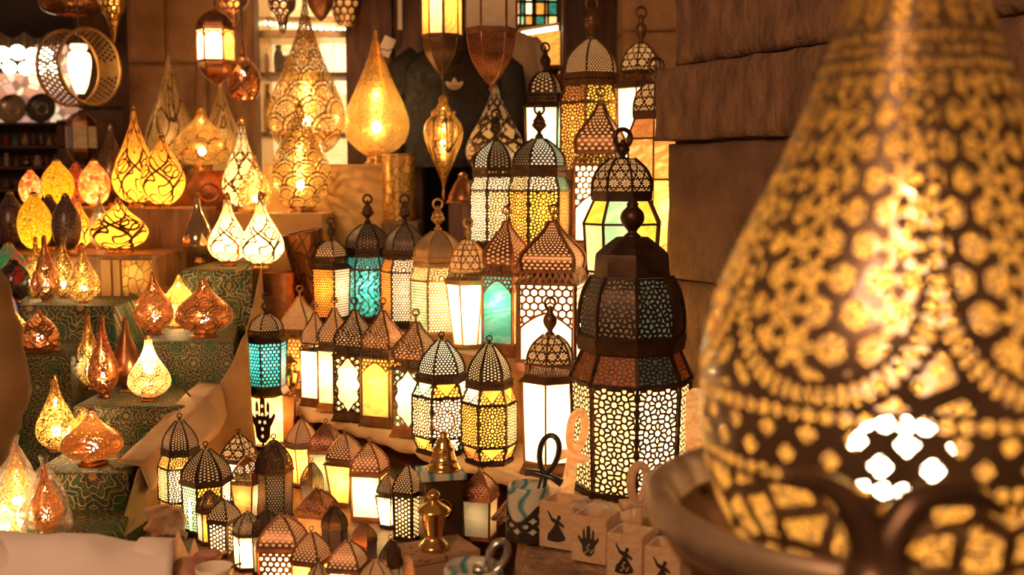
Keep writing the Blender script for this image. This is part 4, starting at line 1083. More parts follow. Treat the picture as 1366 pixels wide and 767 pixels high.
# top row, z = 1.5
L('lantern with teal and white plain panes on the highest plinth', 727, 62, 58, 3.96, 1.50, 'tall', 4, 30, 'dark_iron', ('lit_white', 'lit_teal'), dfret=f_circ, watt=1.0)
L('large bronze domed lantern with yellow rosette fretwork on the highest plinth', 788, 4, 84, 3.86, 1.50, 'dome', 6, 16, 'bronze', ('lit_amber', 'lit_yellow', 'lit_yellow'), ('dim_amber', 'lit_yellow'), None, f_star, f_star, f_net, .7, nx=44)
L('ringed lantern with plain white panes and floral dome on the highest plinth', 853, 16, 68, 3.77, 1.50, 'tall', 6, 14, 'bronze', ('lit_white',), dfret=f_floral, watt=1.3)
pot('beige teardrop lamp with dark arabesques behind the round-domed lanterns', 661, 112, 80, 4.25, 1.50, TEAR, arabesque(7, .008, 2.5), ('line_brown', 'dim_cream'), .35, 0, 0.05, 0)

# hanging lanterns
L('hanging lantern with glowing amber panes over the black jacket', 590, -62, 54, 4.30, 0, 'pendant', 8, 10, 'bronze', ('lit_amber', 'lit_cream', 'lit_amber'), None, None, None, dfret=f_honey, watt=.8, hang=2.46, base=106, name='hanging_lantern')
L('hanging lantern with unlit cream arched panes and copper bowl', 655, -118, 68, 3.60, 0, 'pendant', 6, 8, 'rust_copper', ('dim_cream',), None, None, f_arch, dfret=f_jit, watt=.06, hang=2.46, base=124, name='hanging_lantern', rmetal='copper')
L('hanging copper lantern with bright white panes before the stone pier', 289, 14, 50, 4.40, 0, 'pendant', 6, 8, 'rust_copper', ('lit_white', 'lit_white', 'lit_amber'), None, None, f_arch, dfret=f_honey, watt=.9, hang=2.46, base=117, name='hanging_lantern', rmetal='copper')
L('small hanging brown lantern with dull amber panes near the drum lamp', 110, 148, 38, 5.3, 0, 'pendant', 6, 15, 'rust_copper', ('grey_glass', 'dim_amber'), None, None, None, dfret=f_honey, watt=.0, hang=2.46, base=224, name='hanging_lantern')
VASEH = [(0, .04), (.06, .10), (.12, .06), (.2, .16), (.34, .45), (.5, .82), (.62, 1.0), (.70, .98), (.76, .84), (.80, .6), (.84, .66), (.87, .4), (.93, .22), (.96, .26), (1, .1)]
def hanging_pot(label, cx, top, base, w, Y, prof, pat, mats, watt=.5, hang=2.46, nu=90, nv=50, name='hanging_lamp', bulb_at=.55):
    p = at(cx, base, Y); k_ = mpp(Y, p.z); H = (base - top) * k_; R = w * k_ / 2
    t = thing(name, label, 'lamp', p)
    revolve(t, [(a * H, b * R) for a, b in spline(prof, 5)], pat, mats, nu, nv, 32)
    m_ = MB(); m_.tube([(0, 0, H * .99), (0, 0, hang - p.z)], .003, 6); m_.build('hanging_cord', 'cable', t)
    if watt:
        m_ = MB(); m_.lathe([(H * bulb_at + .011 * math.sin(a), max(.0004, .010 * math.cos(a))) for a in np.linspace(-PI / 2, PI / 2, 7)], 12); m_.build('bulb', 'bulb', t, True)
        plamp(t, (0, 0, H * bulb_at + .03), watt, (1, .66, .3), .006)
    return t
hanging_pot('hanging gold urn-shaped lamp in front of the black jacket', 592, 128, 268, 52, 4.1, VASEH, vines, ('line_gold', 'perf_gold'), .5)
hanging_pot('round hanging copper lamp right of the bright copper lantern', 325, 52, 132, 46, 4.55, [(0, .72), (.02, .74), (.1, .9), (.25, 1.0), (.4, .96), (.55, .7), (.68, .32), (.8, .14), (1, .05)], vines, ('line_brown', 'perf_copper'), .3, bulb_at=.42)
hanging_pot('gold tiered pendant lamp at the top left', 152, -50, 60, 50, 4.5, [(0, .03), (.1, .12), (.2, .22), (.34, .4), (.38, .55), (.45, .62), (.6, .95), (.75, 1.0), (.9, .8), (1, .3)], lattice(14), ('line_gold', 'perf_gold'), .7, bulb_at=.66)
hanging_pot('broad shallow copper pendant cut off by the top edge', 95, -45, 20, 82, 5.0, [(0, .5), (.05, .8), (.2, 1.0), (.5, .9), (.8, .5), (1, .1)], lattice(20), ('rust_copper', 'perf_copper'), .1)
hanging_pot('fringed copper pendant above the bright copper lantern', 312, -44, 46, 44, 4.72, [(0, .04), (.12, .1), (.2, .28), (.32, .34), (.36, .6), (.5, .95), (.7, 1.0), (.85, .8), (1, .2)], lattice(12), ('rust_copper', 'perf_gold'), .8)
hanging_pot('small pierced bronze pendant in front of the niche light strip', 377, -40, 46, 36, 4.85, [(0, .08), (.1, .3), (.28, .5), (.4, .95), (.6, 1.0), (.8, .8), (1, .2)], lattice(10), ('bronze',), .5)
hanging_pot('pierced bronze hanging pot at the top of the niche right side', 462, -50, 34, 44, 4.87, [(0, .5), (.1, .7), (.3, .95), (.6, 1.0), (.8, .8), (1, .2)], lattice(12), ('bronze', 'perf_cream'), .5)
hanging_pot('hanging brown leather-coloured gourd at the top of the niche', 428, -50, 28, 36, 4.75, [(0, .1), (.1, .5), (.3, .95), (.6, 1.0), (.8, .7), (1, .2)], None, ('rust_copper',), 0)
# drum lamp of two hoops joined by pierced sheet
pd_ = at(106, 90, 4.70); k_ = mpp(4.75, pd_.z)
t = thing('drum_lamp', 'hanging drum lamp of two bronze hoops with a glowing glass inside', 'lamp', pd_); t.rotation_euler = (0, 0, math.radians(-30))
Rr = 49 * k_
for y in (-.068, .068):
    m_ = MB(); m_.torus((y, 0, 0), Rr, .007, 'x', 48, 8); m_.build('hoop', 'pale_brass', t, True)
UV, s_, h_ = fret2d(f_cyl_honey, 260, 22, .12); a_ = UV[:, 0] * 2 * PI
link('pierced_sheet', np_mesh('pierced_sheet', np.stack([(UV[:, 1] - .5) * .136, Rr * np.cos(a_), Rr * np.sin(a_)], 1), s_, ['pale_brass']), t)
m_ = MB(); m_.lathe([(a * 64 * k_ - 34 * k_, b * 15 * k_) for a, b in spline([(0, .35), (.12, .6), (.3, .8), (.6, 1.0), (.8, .9), (.86, .55), (.92, .75), (1, .7)], 4)], 24); m_.build('glass_shade', 'lit_white', t, True)
m_ = MB(); m_.tube([(0, 0, 20 * k_), (0, 0, 2.46 - pd_.z)], .003, 6); m_.build('hanging_cord', 'cable', t); plamp(t, (0, 0, 0), .7)

# ------------------------------------------------------------ left display: metal and glass lamps
SC7, SC9 = scales(8, .006), scales(10, .005)
SCB = scales(9, .006, False)
AR5, AR4, AR6 = arabesque(5, .008, 1.2), arabesque(4, .009, 1.0), arabesque(6, .008, 1.6)
pot('tallest gold teardrop lamp with fan-scale pattern in front of the niche', 410, 10, 102, 4.52, 1.56, TEAR, SC7, ('line_gold', 'perf_gold'), 2.2, .016, .05, nu=180, nv=110)
pot('speckled gold teardrop lamp on the tall beige box', 503, 48, 87, 4.5, 1.56, TEAR, None, ('perf_gold_fine',), 2.6, .019, .07, seg=48)
pot('gold lamp with bold fan scales in front of the tallest gold lamp', 402, 148, 80, 4.14, 1.38, [(0, .5), (.05, .66), (.14, .86), (.28, .99), (.36, 1.0), (.5, .88), (.64, .66), (.78, .42), (.9, .22), (1, .14)], SC7, ('line_brown', 'perf_gold'), 1.5, .016, .05, nu=160, nv=100)
pot('slim glowing lamp with fine arabesque left of the bold-scaled one', 325, 158, 54, 4.25, 1.38, DROP, AR6, ('line_brown', 'glow_cream'), 1.3, 0, .05, .08)
pot('squat gold fan-scale lamp tucked beside the bold-scaled one', 341, 210, 44, 4.09, 1.38, SQUAT, SCB, ('line_brown', 'perf_gold'), 1.0, .012, .05)
pot('squat shiny gold onion lamp on the tall brown box', 270, 148, 76, 4.54, 1.53, SQUAT, SCB, ('line_gold', 'perf_gold'), 1.0, .015, .12)
pot('engraved cream teardrop lamp, tallest on the far left', 229, 78, 66, 4.78, 1.53, TEAR, vines, ('line_brown', 'perf_cream'), .25, 0, .03)
pot('engraved cream teardrop lamp with script marks below the copper lantern', 297, 112, 58, 4.82, 1.53, TEAR, script, ('line_brown', 'perf_cream'), .3, 0, .03)
pot('tall glowing yellow lamp with dark arabesque, left of a pair', 182, 148, 60, 4.22, 1.40, TEAR, AR5, ('line_brown', 'glow_gold'), 1.6, 0, .04)
pot('glowing yellow lamp with curling lines, right of a pair', 218, 178, 58, 4.09, 1.40, BULGE, AR4, ('line_brown', 'glow_gold'), 1.5, 0, .04, .05)
pot('dull grey engraved lamp behind the tall yellow one', 150, 172, 42, 4.35, 1.40, BULGE, vines, ('line_brown', 'perf_silver'), 0, 0, .04)
pot('squat bright yellow lamp with dark curling lines on the gilt-fronted box', 160, 266, 74, 3.72, 1.26, SQUAT, AR4, ('line_brown', 'glow_gold'), 1.6, 0, .09)
pot('squat silvery pierced lamp squeezed behind the bright yellow one', 135, 264, 34, 3.90, 1.26, SQUAT, SCB, ('silver', 'perf_silver'), .2, .01, .06)
pot('squat yellow lamp with looping lines left of the silvery one', 106, 264, 34, 3.88, 1.26, SQUAT, AR4, ('line_brown', 'glow_gold'), .7, 0, .06)
# mosaic glass lamps
def mosaic(label, cx, top, w, Y, z, mat, watt=.3):
    return pot(label, cx, top, w, Y, z, [(0, .35), (.04, .55), (.15, .82), (.35, .99), (.5, 1.0), (.68, .86), (.82, .6), (.92, .36), (1, .24)], None, (mat,), watt, 0, .06, name='mosaic_lamp', seg=28)
mosaic('yellow mosaic globe lamp on the upper shelf at the left', 78, 216, 42, 4.22, 1.40, 'mosaic_yellow', .5)
mosaic('dark red mosaic globe lamp between the yellow and orange ones', 103, 220, 36, 4.32, 1.40, 'mosaic_red')
mosaic('bright orange-red mosaic globe lamp next to the grey engraved lamp', 127, 216, 40, 4.21, 1.40, 'mosaic_orange', .6)
mosaic('orange mosaic cup lamp at the left end of the upper shelf', 42, 228, 30, 4.3, 1.40, 'mosaic_orange', .25)
mosaic('pale yellow mosaic globe lamp on the second shelf at the left', 48, 260, 44, 3.77, 1.26, 'mosaic_yellow', .5)
mosaic('purple mosaic globe lamp next to the pale yellow one', 68, 263, 38, 3.89, 1.26, 'mosaic_purple', .05)
mosaic('blackish mosaic globe lamp in front of the looping-lined yellow lamp', 90, 262, 38, 3.70, 1.26, 'mosaic_purple', 0)
mosaic('grey-purple mosaic globe lamp at the left edge of the second shelf', 16, 260, 40, 3.89, 1.26, 'mosaic_purple', 0)
mosaic('green and pink flowered mosaic globe at the left edge', 14, 327, 48, 3.52, 1.13, 'mosaic_flower', .2)
mosaic('black and red flowered mosaic globe beside the brown-gold drops', 20, 347, 42, 3.38, 1.13, 'mosaic_dark', 0)
mosaic('small blue mosaic globe at the far left', 10, 385, 30, 3.245, 1.03, 'mosaic_blue', .2)
# brown-gold drops
for cx, tp, w, Y, pt, ms, lb in ((50, 320, 32, 3.53, vines, ('line_brown', 'perf_gold'), 'brown-gold drop lamp, leftmost of the row of four'), (62, 318, 36, 3.43, vines, ('line_brown', 'perf_copper'), 'brown-gold drop lamp, second of the row of four'),
                         (86, 320, 38, 3.51, AR4, ('line_brown', 'perf_gold'), 'lit brown-gold drop lamp, third of the row of four'), (112, 328, 44, 3.38, SC7, ('line_brown', 'perf_gold'), 'brown-gold drop lamp with fan scales, rightmost of the row of four')):
    pot(lb, cx, tp, w, Y, 1.13, DROP, pt, ms, .5, .008, .03)
# three patterned glass lamps
pot('smoky silver glass drop lamp, left of three', 265, 256, 44, 3.87, 1.215, DROP, None, ('silver_glass',), 0, 0, .07, .08, capmat='pale_brass')
pot('copper-lined glass drop lamp with white glowing pattern, middle of three', 305, 257, 52, 3.74, 1.215, DROP, AR4, ('copper', 'glow_cream'), 1.4, .010, .06, .09, capmat='copper', footmat='copper')
pot('golden glass drop lamp with white glowing pattern, right of three', 350, 256, 58, 3.64, 1.215, DROP, AR4, ('line_brown', 'glow_cream'), 1.6, .012, .06, .09)
# small copper domes
pot('small copper dome lamp with blazing bulb at the left edge', 18, 404, 40, 3.12, 1.03, SQUAT, SCB, ('copper', 'perf_gold'), .8, .010, .05)
pot('small copper dome lamp with petal cuts on a wide foot', 53, 414, 52, 3.08, 1.03, [(0, .9), (.04, .98), (.3, 1.0), (.5, .86), (.68, .6), (.82, .34), (.92, .16), (1, .10)], AR4, ('copper', 'perf_copper'), .7, .010, .10, footmat='copper')
pot('squat copper lamp with bright patch, left of three', 206, 366, 52, 3.31, 1.045, SQUAT, SC9, ('copper', 'perf_copper'), 1.1, .012, .06, footmat='copper')
pot('squat glowing gold lamp, middle of three', 240, 368, 58, 3.45, 1.045, SQUAT, None, ('perf_gold_fine',), 1.6, .013, .05)
pot('squat bronze-copper lamp with fan scales, right of three', 273, 374, 76, 3.255, 1.045, SQUAT, SC7, ('copper', 'perf_copper'), 1.0, .013, .08, footmat='copper')
# copper drops in a row
pot('gold drop lamp, leftmost of the copper row', 120, 413, 38, 3.09, .92, DROP, AR4, ('line_gold', 'perf_gold'), .3, .008, .04, .05)
pot('copper drop lamp with scrolls, second in the copper row', 139, 420, 40, 2.98, .92, DROP, SC9, ('copper', 'perf_copper'), .3, .008, .05, .04, footmat='copper', capmat='copper')
pot('plain polished copper drop lamp, third in the copper row', 170, 422, 44, 3.06, .92, DROP, None, ('copper',), 0, 0, .05, .04, footmat='copper', capmat='copper')
pot('copper drop lamp blazing white through fan scales, rightmost in the row', 200, 443, 56, 2.93, .92, DROP, SC7, ('copper', 'perf_cream'), 1.8, .014, .06, .10, footmat='copper', capmat='copper', bulb_at=.42)
# lower boxes
pot('glowing gold drop lamp with scales on the low box', 76, 498, 52, 2.78, .82, DROP, SC7, ('line_gold', 'perf_gold'), 1.0, .012, .04, .06)
pot('dim gold onion lamp behind the wide speckled copper lamp', 112, 545, 52, 2.79, .82, SQUAT, SC9, ('line_gold', 'perf_gold'), .5, .010, .05)
pot('wide speckled copper onion lamp on the low box', 124, 548, 80, 2.65, .82, SQUAT, None, ('perf_copper',), 1.3, .014, .10, footmat='copper', capmat='copper')
def wrapped(label, cx, top, w, Y, z, mats):
    t = pot(label, cx, top + 16, w * .72, Y, z, DROP, SC9, mats, .5, .010, .04, name='wrapped_lamp')
    k_ = mpp(Y, z); H = (row(z, Y) - top) * k_; R = w * k_ / 2; seg = 26; vs = []; pr = [(0.004, .85), (.1, .98), (.3, 1.0), (.5, .78), (.7, .45), (.84, .2), (.9, .12), (1, .22)]
    for i, (zz, r) in enumerate(spline(pr, 3)):
        for j in range(seg):
            a = 2 * PI * j / seg; q = 1 + .10 * math.sin(5 * a + i * .4) + .07 * mnoise.noise(Vector((math.cos(a) * 2, math.sin(a) * 2, zz * 4)))
            vs.append((R * r * q * math.cos(a), R * r * q * math.sin(a), zz * H))
    n_ = len(vs) // seg; m_ = MB(); m_.add(vs, [(i * seg + j, i * seg + (j + 1) % seg, (i + 1) * seg + (j + 1) % seg, (i + 1) * seg + j) for i in range(n_ - 1) for j in range(seg)])
    m_.build('plastic_wrap', 'plastic_wrap', t, True); return t
wrapped('gold lamp wrapped in clear plastic, farther of the two', 24, 578, 60, 2.47, .74, ('line_gold', 'perf_gold'))
wrapped('copper lamp wrapped in clear plastic, nearer of the two', 62, 606, 64, 2.38, .74, ('copper', 'perf_copper'))
pot('small dazzling speckled lamp low at the left edge', 6, 668, 42, 2.34, .74, SQUAT, None, ('perf_gold_fine',), 1.6, .012, .04)
# ------------------------------------------------------------ small lanterns on the bench, z = .62
def YB(py): return y_at(py, .70)
SM = dict(nx=26)
def S(label, cx, top, w, base, style='small', n=6, rot=10, metal='rust_copper', body=('lit_amber',), fret=None, dfret=f_honey, watt=.45, z=.702, **kw):
    return lantern(label, cx, top, w, y_at(base, z), z, style, n, rot, metal, body, fret=fret, dfret=dfret, watt=watt, name='small_lantern', nx=26, **kw)
S('small dark bulged lantern with cream star panes nearest the canvas', 243, 551, 58, 684, 'hexdome', 6, 12, 'dark_iron', ('lit_cream', 'lit_white', 'lit_cream'), f_star, f_circ, .5, upper=('lit_amber',), lower=('lit_amber',))
S('small lantern with green, orange and white panes before the bulged one', 277, 588, 66, 708, 'small', 6, 22, 'dark_iron', ('lit_green', 'lit_orange', 'lit_white'), f_drop, f_circ, .5)
S('small lantern with black hooked top and white pane beside the canvas', 320, 572, 46, 668, 'small', 4, 30, 'dark_iron', ('lit_white', 'lit_white'), None, f_floral, .5)
S('small flared copper lantern with dull orange panes', 331, 602, 44, 692, 'smalltaper', 4, 28, 'rust_copper', ('dim_amber', 'grey_glass'), None, f_honey, .15)
S('small dark lantern with one orange arched pane above the hand', 281, 648, 38, 722, 'small', 6, 10, 'dark_iron', ('grey_glass', 'lit_orange', 'grey_glass'), f_arch, f_jit, .2)
S('small black lantern with white leaf-cut panel above the hand', 300, 660, 44, 738, 'small', 4, 24, 'dark_iron', ('lit_white', 'grey_glass'), f_circ, f_honey, .35)
S('small black lantern with blazing white arched panes beside the cup', 332, 676, 44, 756, 'small', 6, 6, 'dark_iron', ('lit_cream', 'lit_white', 'lit_cream'), f_arch, f_jit, .6)
S('dark unlit lantern with grey arched pane beside the blazing one', 357, 672, 38, 764, 'small', 4, 30, 'dark_iron', ('grey_glass', 'lit_amber'), f_arch, f_honey, .1)
S('dark unlit domed lantern in the middle of the small ones', 367, 578, 52, 690, 'small', 6, 14, 'dark_iron', ('dim_amber', 'grey_glass', 'grey_glass'), f_honey, f_jit, .05)
S('small copper lantern with white and orange panes under the shelf edge', 404, 552, 46, 646, 'smalltaper', 6, 16, 'rust_copper', ('lit_amber', 'lit_amber', 'lit_white'), None, f_honey, .55)
S('small copper lantern with plain grey-green side pane', 436, 558, 46, 655, 'small', 4, 38, 'rust_copper', ('dim_green', 'dim_amber'), None, f_jit, .12)
S('small flared copper lantern with glowing amber panes and tall pierced roof', 461, 571, 54, 672, 'smalltaper', 4, 24, 'rust_copper', ('lit_amber', 'lit_amber'), None, f_honey, .7)
S('small lantern with pale green pane and amber side pane', 494, 583, 52, 690, 'small', 4, 34, 'rust_copper', ('lit_green', 'lit_amber'), None, f_honey, .45)
S('tiny lantern with a white arched window next to the fretwork lantern', 518, 626, 34, 702, 'smalltaper', 4, 20, 'dark_iron', ('lit_white', 'lit_white'), f_arch, f_jit, .45)
S('small square lantern with circle fretwork panel left of the brass bell', 545, 612, 44, 718, 'small', 4, 20, 'dark_iron', ('lit_cream', 'lit_cream'), f_circ, f_honey, .4, ring=False)
S('small gold-roofed lantern with orange panes in front', 378, 678, 62, 790, 'small', 4, 40, 'rust_copper', ('lit_orange', 'lit_white'), f_honey, f_honey, .7)
S('small lantern with pierced amber roof and yellow pane at the lower edge', 417, 700, 54, 810, 'small', 4, 26, 'rust_copper', ('lit_amber', 'lit_yellow'), None, f_honey, .7)
S('tiny black lantern with pointed roof above the lower edge', 386, 702, 32, 778, 'small', 6, 10, 'dark_iron', ('grey_glass',), f_arch, f_jit, .3)
S('dark lantern with tall pierced roof behind the gold-roofed one', 424, 645, 56, 735, 'small', 4, 30, 'rust_copper', ('dim_amber', 'grey_glass'), None, f_jit, .06)
S('tiny unlit dark lantern with hooked handle in the middle of the bench', 447, 668, 36, 745, 'small', 6, 12, 'dark_iron', ('grey_glass',), f_net, f_dots, 0)
S('lantern with tall pointed pierced roof and white panes at the lower edge', 465, 712, 54, 815, 'small', 4, 34, 'rust_copper', ('lit_white', 'lit_white'), None, f_honey, .7)
S('tiny black beaded lantern at the lower edge', 426, 742, 34, 822, 'small', 6, 8, 'dark_iron', ('lit_cream',), f_arch, f_jit, .4)
S('copper lantern with fine pierced roof at the lower edge, right of the white one', 502, 738, 50, 826, 'small', 6, 12, 'rust_copper', ('lit_amber',), f_honey, f_net, .6)
S('tiny rusty lantern lying between the pointed roofs', 486, 690, 36, 764, 'small', 4, 20, 'rust_copper', ('grey_glass',), f_net, f_honey, 0)
S('dark lantern at the corner of the printed box', 522, 712, 34, 806, 'small', 6, 18, 'dark_iron', ('grey_glass',), f_net, f_jit, .05)
S('brown pierced lantern with pale panes under the right end of the shelf', 641, 622, 52, 716, 'small', 4, 28, 'rust_copper', ('grey_glass', 'dim_cream'), None, f_honey, .06)
S('dark domed lantern half hidden left of the small picture frame', 352, 618, 34, 676, 'small', 6, 10, 'rust_copper', ('dim_amber',), f_honey, f_jit, .15)
S('small brown lantern tucked behind the pale green one', 417, 610, 32, 690, 'small', 4, 12, 'rust_copper', ('grey_glass', 'dim_amber'), f_net, f_honey, .05)
# hamsa cut-out and framed panel
HAMSA = [(-.10, -.5), (.10, -.5), (.26, -.38), (.30, -.15), (.42, -.02), (.50, .10), (.44, .16), (.36, .08), (.27, .04), (.26, .34), (.22, .40), (.17, .34), (.15, .08), (.10, .09), (.08, .46), (.0, .52), (-.08, .46), (-.10, .09), (-.15, .08), (-.17, .34), (-.22, .40), (-.26, .34), (-.27, .04), (-.36, .08), (-.44, .16), (-.50, .10), (-.42, -.02), (-.30, -.15), (-.26, -.38)]
Yh = 3.30; p = Vector((X_at(352, Yh, .62), Yh, .702)); k_ = mpp(Yh, .7); hh = 62 * k_
t = thing('hamsa_lamp_stand', 'black pierced hand-shaped ornament before the glowing alabaster', 'ornament', p, math.radians(-18))
m_ = MB(); m_.prism([(x * hh * .62, (z + .62) * hh) for x, z in HAMSA], .004); m_.build('hand_plate', 'dark_iron', t)
m_ = MB(); m_.box((0, .0, .004), (.05, .03, .008)); m_.tube([(0, 0, .006), (0, 0, .2 * hh)], .004, 6); m_.build('stand', 'dark_iron', t)
for i, (x, z) in enumerate(((0, -.2), (-.1, -.05), (.1, -.05), (0, .12), (0, .3), (-.2, .15), (.2, .15), (0, -.36))):
    m_ = MB(); m_.prism([(x * hh * .62 + .0045 * math.cos(a), (z + .62) * hh + .0055 * math.sin(a)) for a in np.linspace(0, 2 * PI, 9)[:-1]], .006); m_.build('glow_disc', 'lit_cream', t)  # discs glow on their own, as if the alabaster shone through
Yp = 3.42; t = thing('framed_panel', 'small ornate upright frame with pale oval centre under the shelf end', 'frame', (X_at(383, Yp, .62), Yp, .702), math.radians(-10))
k_ = mpp(Yp, .7); H_ = 60 * k_; W_ = 26 * k_
m_ = MB(); m_.box((0, 0, H_ / 2), (W_, .016, H_)); bv(m_.build('board', 'bronze', t), .002)
m_ = MB(); m_.lathe([(-.01, .001), (-.009, W_ * .28), (-.012, W_ * .30)], 18); o = m_.build('oval_centre', 'paper', t); o.rotation_euler = (PI / 2, 0, 0); o.scale = (1, 2.0, 1); o.location = (0, 0.002, H_ * .62)
m_ = MB()
for s in (-1, 1): m_.tube([(s * W_ * .46, -.009, .004), (s * W_ * .46, -.009, H_ - .004)], .0025, 6); m_.tube([(-W_ * .46, -.009, H_ / 2 + s * H_ * .48), (W_ * .46, -.009, H_ / 2 + s * H_ * .48)], .0025, 6)
m_.build('beading', 'rust_copper', t, True)

# ------------------------------------------------------------ brassware and printed box
Yb = 2.06; zb = .80
p0 = at(580, 735, Yb)
t = thing('printed_box', 'reddish stone box printed with small signs under the brass burner', 'box', (p0.x, 2.09, .702), math.radians(28))
m_ = MB(); m_.box((0, 0, .044), (.135, .10, .088)); bv(m_.build('box_body', 'soap_box', t), .003); m_ = MB(); m_.box((0, 0, .0945), (.139, .104, .013)); bv(m_.build('lid', 'soap_box', t), .002)
zt = .702 + .101
p = at(578, 741, 2.06)
def turned(name, label, cat, loc, H, R, prof, mat, seg=28, group=None):
    m_ = MB(); m_.lathe([(a * H, b * R) for a, b in spline(prof, 4)], seg); o = m_.build(name, mat, None, True, loc); tag(o, label, cat, group); return o
t = thing('incense_burner', 'small brass incense burner with pointed lid on the printed box', 'burner', (p.x, 2.075, zt))
k_ = mpp(2.07, zt); H_ = 82 * k_
m_ = MB(); m_.lathe([(a * H_, b * 20 * k_) for a, b in spline([(0, .95), (.06, 1.0), (.12, .8), (.2, .55), (.26, .6), (.45, .72), (.60, .82), (.63, .86)], 4)], 28); m_.build('cup', 'brass', t, True)
m_ = MB(); m_.lathe([(a * H_, b * 20 * k_) for a, b in spline([(.625, 1.08), (.66, 1.1), (.72, .85), (.78, .45), (.82, .3), (.88, .42), (.93, .40), (.98, .2), (1, .08)], 4)], 28); m_.build('lid', 'brass', t, True)
m_ = MB()
for i in range(8):
    a = 2 * PI * i / 8
    m_.lathe([(-.0015, .0008), (0, .0022), (.0015, .0008)], 6, c=(17.0 * k_ * .86 * math.cos(a), 17.0 * k_ * .86 * math.sin(a), H_ * .5))
m_.build('vent_holes', 'dark_iron', t)
# box with the bell
Yb2 = 2.42; k_ = mpp(Yb2, .86)
t = thing('lidded_box', 'dark tall box with teal painted lid under the brass bell', 'box', (X_at(588, Yb2, .8), Yb2, .702), math.radians(14))
m_ = MB(); m_.box((0, 0, .075), (.085, .075, .15)); bv(m_.build('box_body', 'dark_iron', t), .003); m_ = MB(); m_.box((0, 0, .1575), (.10, .088, .015)); bv(m_.build('lid', 'marble_teal', t), .002)
m_ = MB(); m_.torus((-.005, -.044, .09), .02, .0018, 'y', 20, 6); m_.build('ring_handle', 'brass', t, True)
zb2 = .702 + .165
t = thing('brass_bell', 'polished brass bell with ring handle on the dark box', 'bell', (X_at(592, Yb2, zb2), Yb2, zb2)); H_ = 52 * k_; R_ = 23 * k_
m_ = MB(); m_.lathe([(a * H_, b * R_) for a, b in spline([(0, 1.0), (.05, 1.02), (.12, .9), (.2, .82), (.24, .86), (.3, .74), (.5, .62), (.55, .66), (.6, .56), (.75, .42), (.86, .2), (.92, .26), (1, .12)], 4)], 30); m_.build('bell_body', 'brass', t, True)
m_ = MB(); m_.torus((0, 0, H_ + 13 * k_), 15 * k_, .0018, 'y', 26, 6); m_.build('ring', 'brass', t, True)
# small brass jug on the shelf's far end
Yj = y_at(527, .79); t = thing('brass_jug', 'small brass footed jug at the far end of the pale shelf', 'jug', (X_at(389, Yj - .1, .79), Yj - .11, .79)); k_ = mpp(Yj, .8); H_ = 62 * k_; R_ = 12 * k_
m_ = MB(); m_.lathe([(a * H_, b * R_) for a, b in spline([(0, .8), (.04, .85), (.1, .4), (.2, .3), (.28, .6), (.45, .9), (.6, 1.0), (.66, .7), (.74, .5), (.82, .85), (.88, .6), (.95, .25), (1, .1)], 4)], 22); m_.build('jug_body', 'brass', t, True)
m_ = MB(); m_.tube([(R_ * .7, 0, H_ * .62), (R_ * 1.5, 0, H_ * .7), (R_ * 1.6, 0, H_ * .5), (R_ * .9, 0, H_ * .4)], .0022, 6); m_.build('handle', 'brass', t, True)
# carved triangle of wood under the shelf end
p = at(688, 664, 2.40)
t = thing('carved_bracket', 'carved wooden triangular bracket beside the marbled cup', 'bracket', at(655, 692, 2.36), math.radians(10)); k_ = mpp(2.36, .8)
m_ = MB(); m_.prism([(0, 0), (36 * k_, -4 * k_), (36 * k_, 40 * k_)], .014); bv(m_.build('bracket_plate', 'wood_carved', t), .001)
m_ = MB(); m_.bar((0, -.008, .0), (36 * k_, -.008, 40 * k_), .004, .006); m_.bar((0, -.008, .002), (36 * k_, -.008, -3 * k_), .004, .006); m_.torus((25 * k_, -.008, 12 * k_), 7 * k_, .0018, 'y', 20, 6); m_.torus((26 * k_, -.008, 24 * k_), 3 * k_, .0015, 'y', 16, 6); m_.build('carving', 'wood_carved', t)

# ------------------------------------------------------------ alabaster and ankhs on the rock ledge
ZR = .767
def ankh(label, foot, k_, mat, h=60, tilt=0.0, lean=0.0, rz=0.0, fat=1.0, name='ankh', lw=.12, lh=.22, th=.06):
    t = thing(name, label, 'ornament', foot, 0); t.rotation_euler = (lean, tilt, rz); u = k_ * h
    m_ = MB()
    pts = [(lw * u * math.sin(a) * (1 - .18 * math.cos(a)), 0, (1 - th - lh) * u - lh * u * math.cos(a)) for a in np.linspace(0.0, 2 * PI, 25)]; zc_ = 1 - th - 2 * lh
    m_.tube(pts, th * u, 10, flat=.7, cap=False); m_.build('loop', mat, t, True)
    m_ = MB(); m_.tube([(0, 0, 0), (0, 0, .2 * u), (0, 0, (zc_ + .02) * u)], [th * 1.7 * u, th * 1.2 * u, th * u], 10, flat=.7); m_.build('stem', mat, t, True)
    m_ = MB(); m_.tube([(-lw * 2.0 * u, 0, (zc_ - .06) * u), (-lw * .8 * u, 0, (zc_ - .03) * u), (lw * .8 * u, 0, (zc_ - .03) * u), (lw * 2.0 * u, 0, (zc_ - .06) * u)], [th * 1.4 * u, th * u, th * u, th * 1.4 * u], 10, flat=.7); m_.build('crossbar', mat, t, True)
    return t
Yu = y_at(716, ZR); k_ = mpp(Yu, ZR); pc = Vector((X_at(705, Yu, ZR), Yu, ZR))
t = thing('marbled_cup', 'teal and white marbled cup with dark filigree on the rock ledge', 'cup', pc); R_ = 30 * k_; H_ = 72 * k_
m_ = MB(); m_.lathe([(0, R_ * .98), (H_ * .1, R_), (H_ * .95, R_ * .93), (H_, R_ * .88), (H_ * .985, R_ * .78), (H_ * .3, R_ * .8), (H_ * .2, .002)], 36); m_.build('cup_wall', 'marble_teal', t, True)
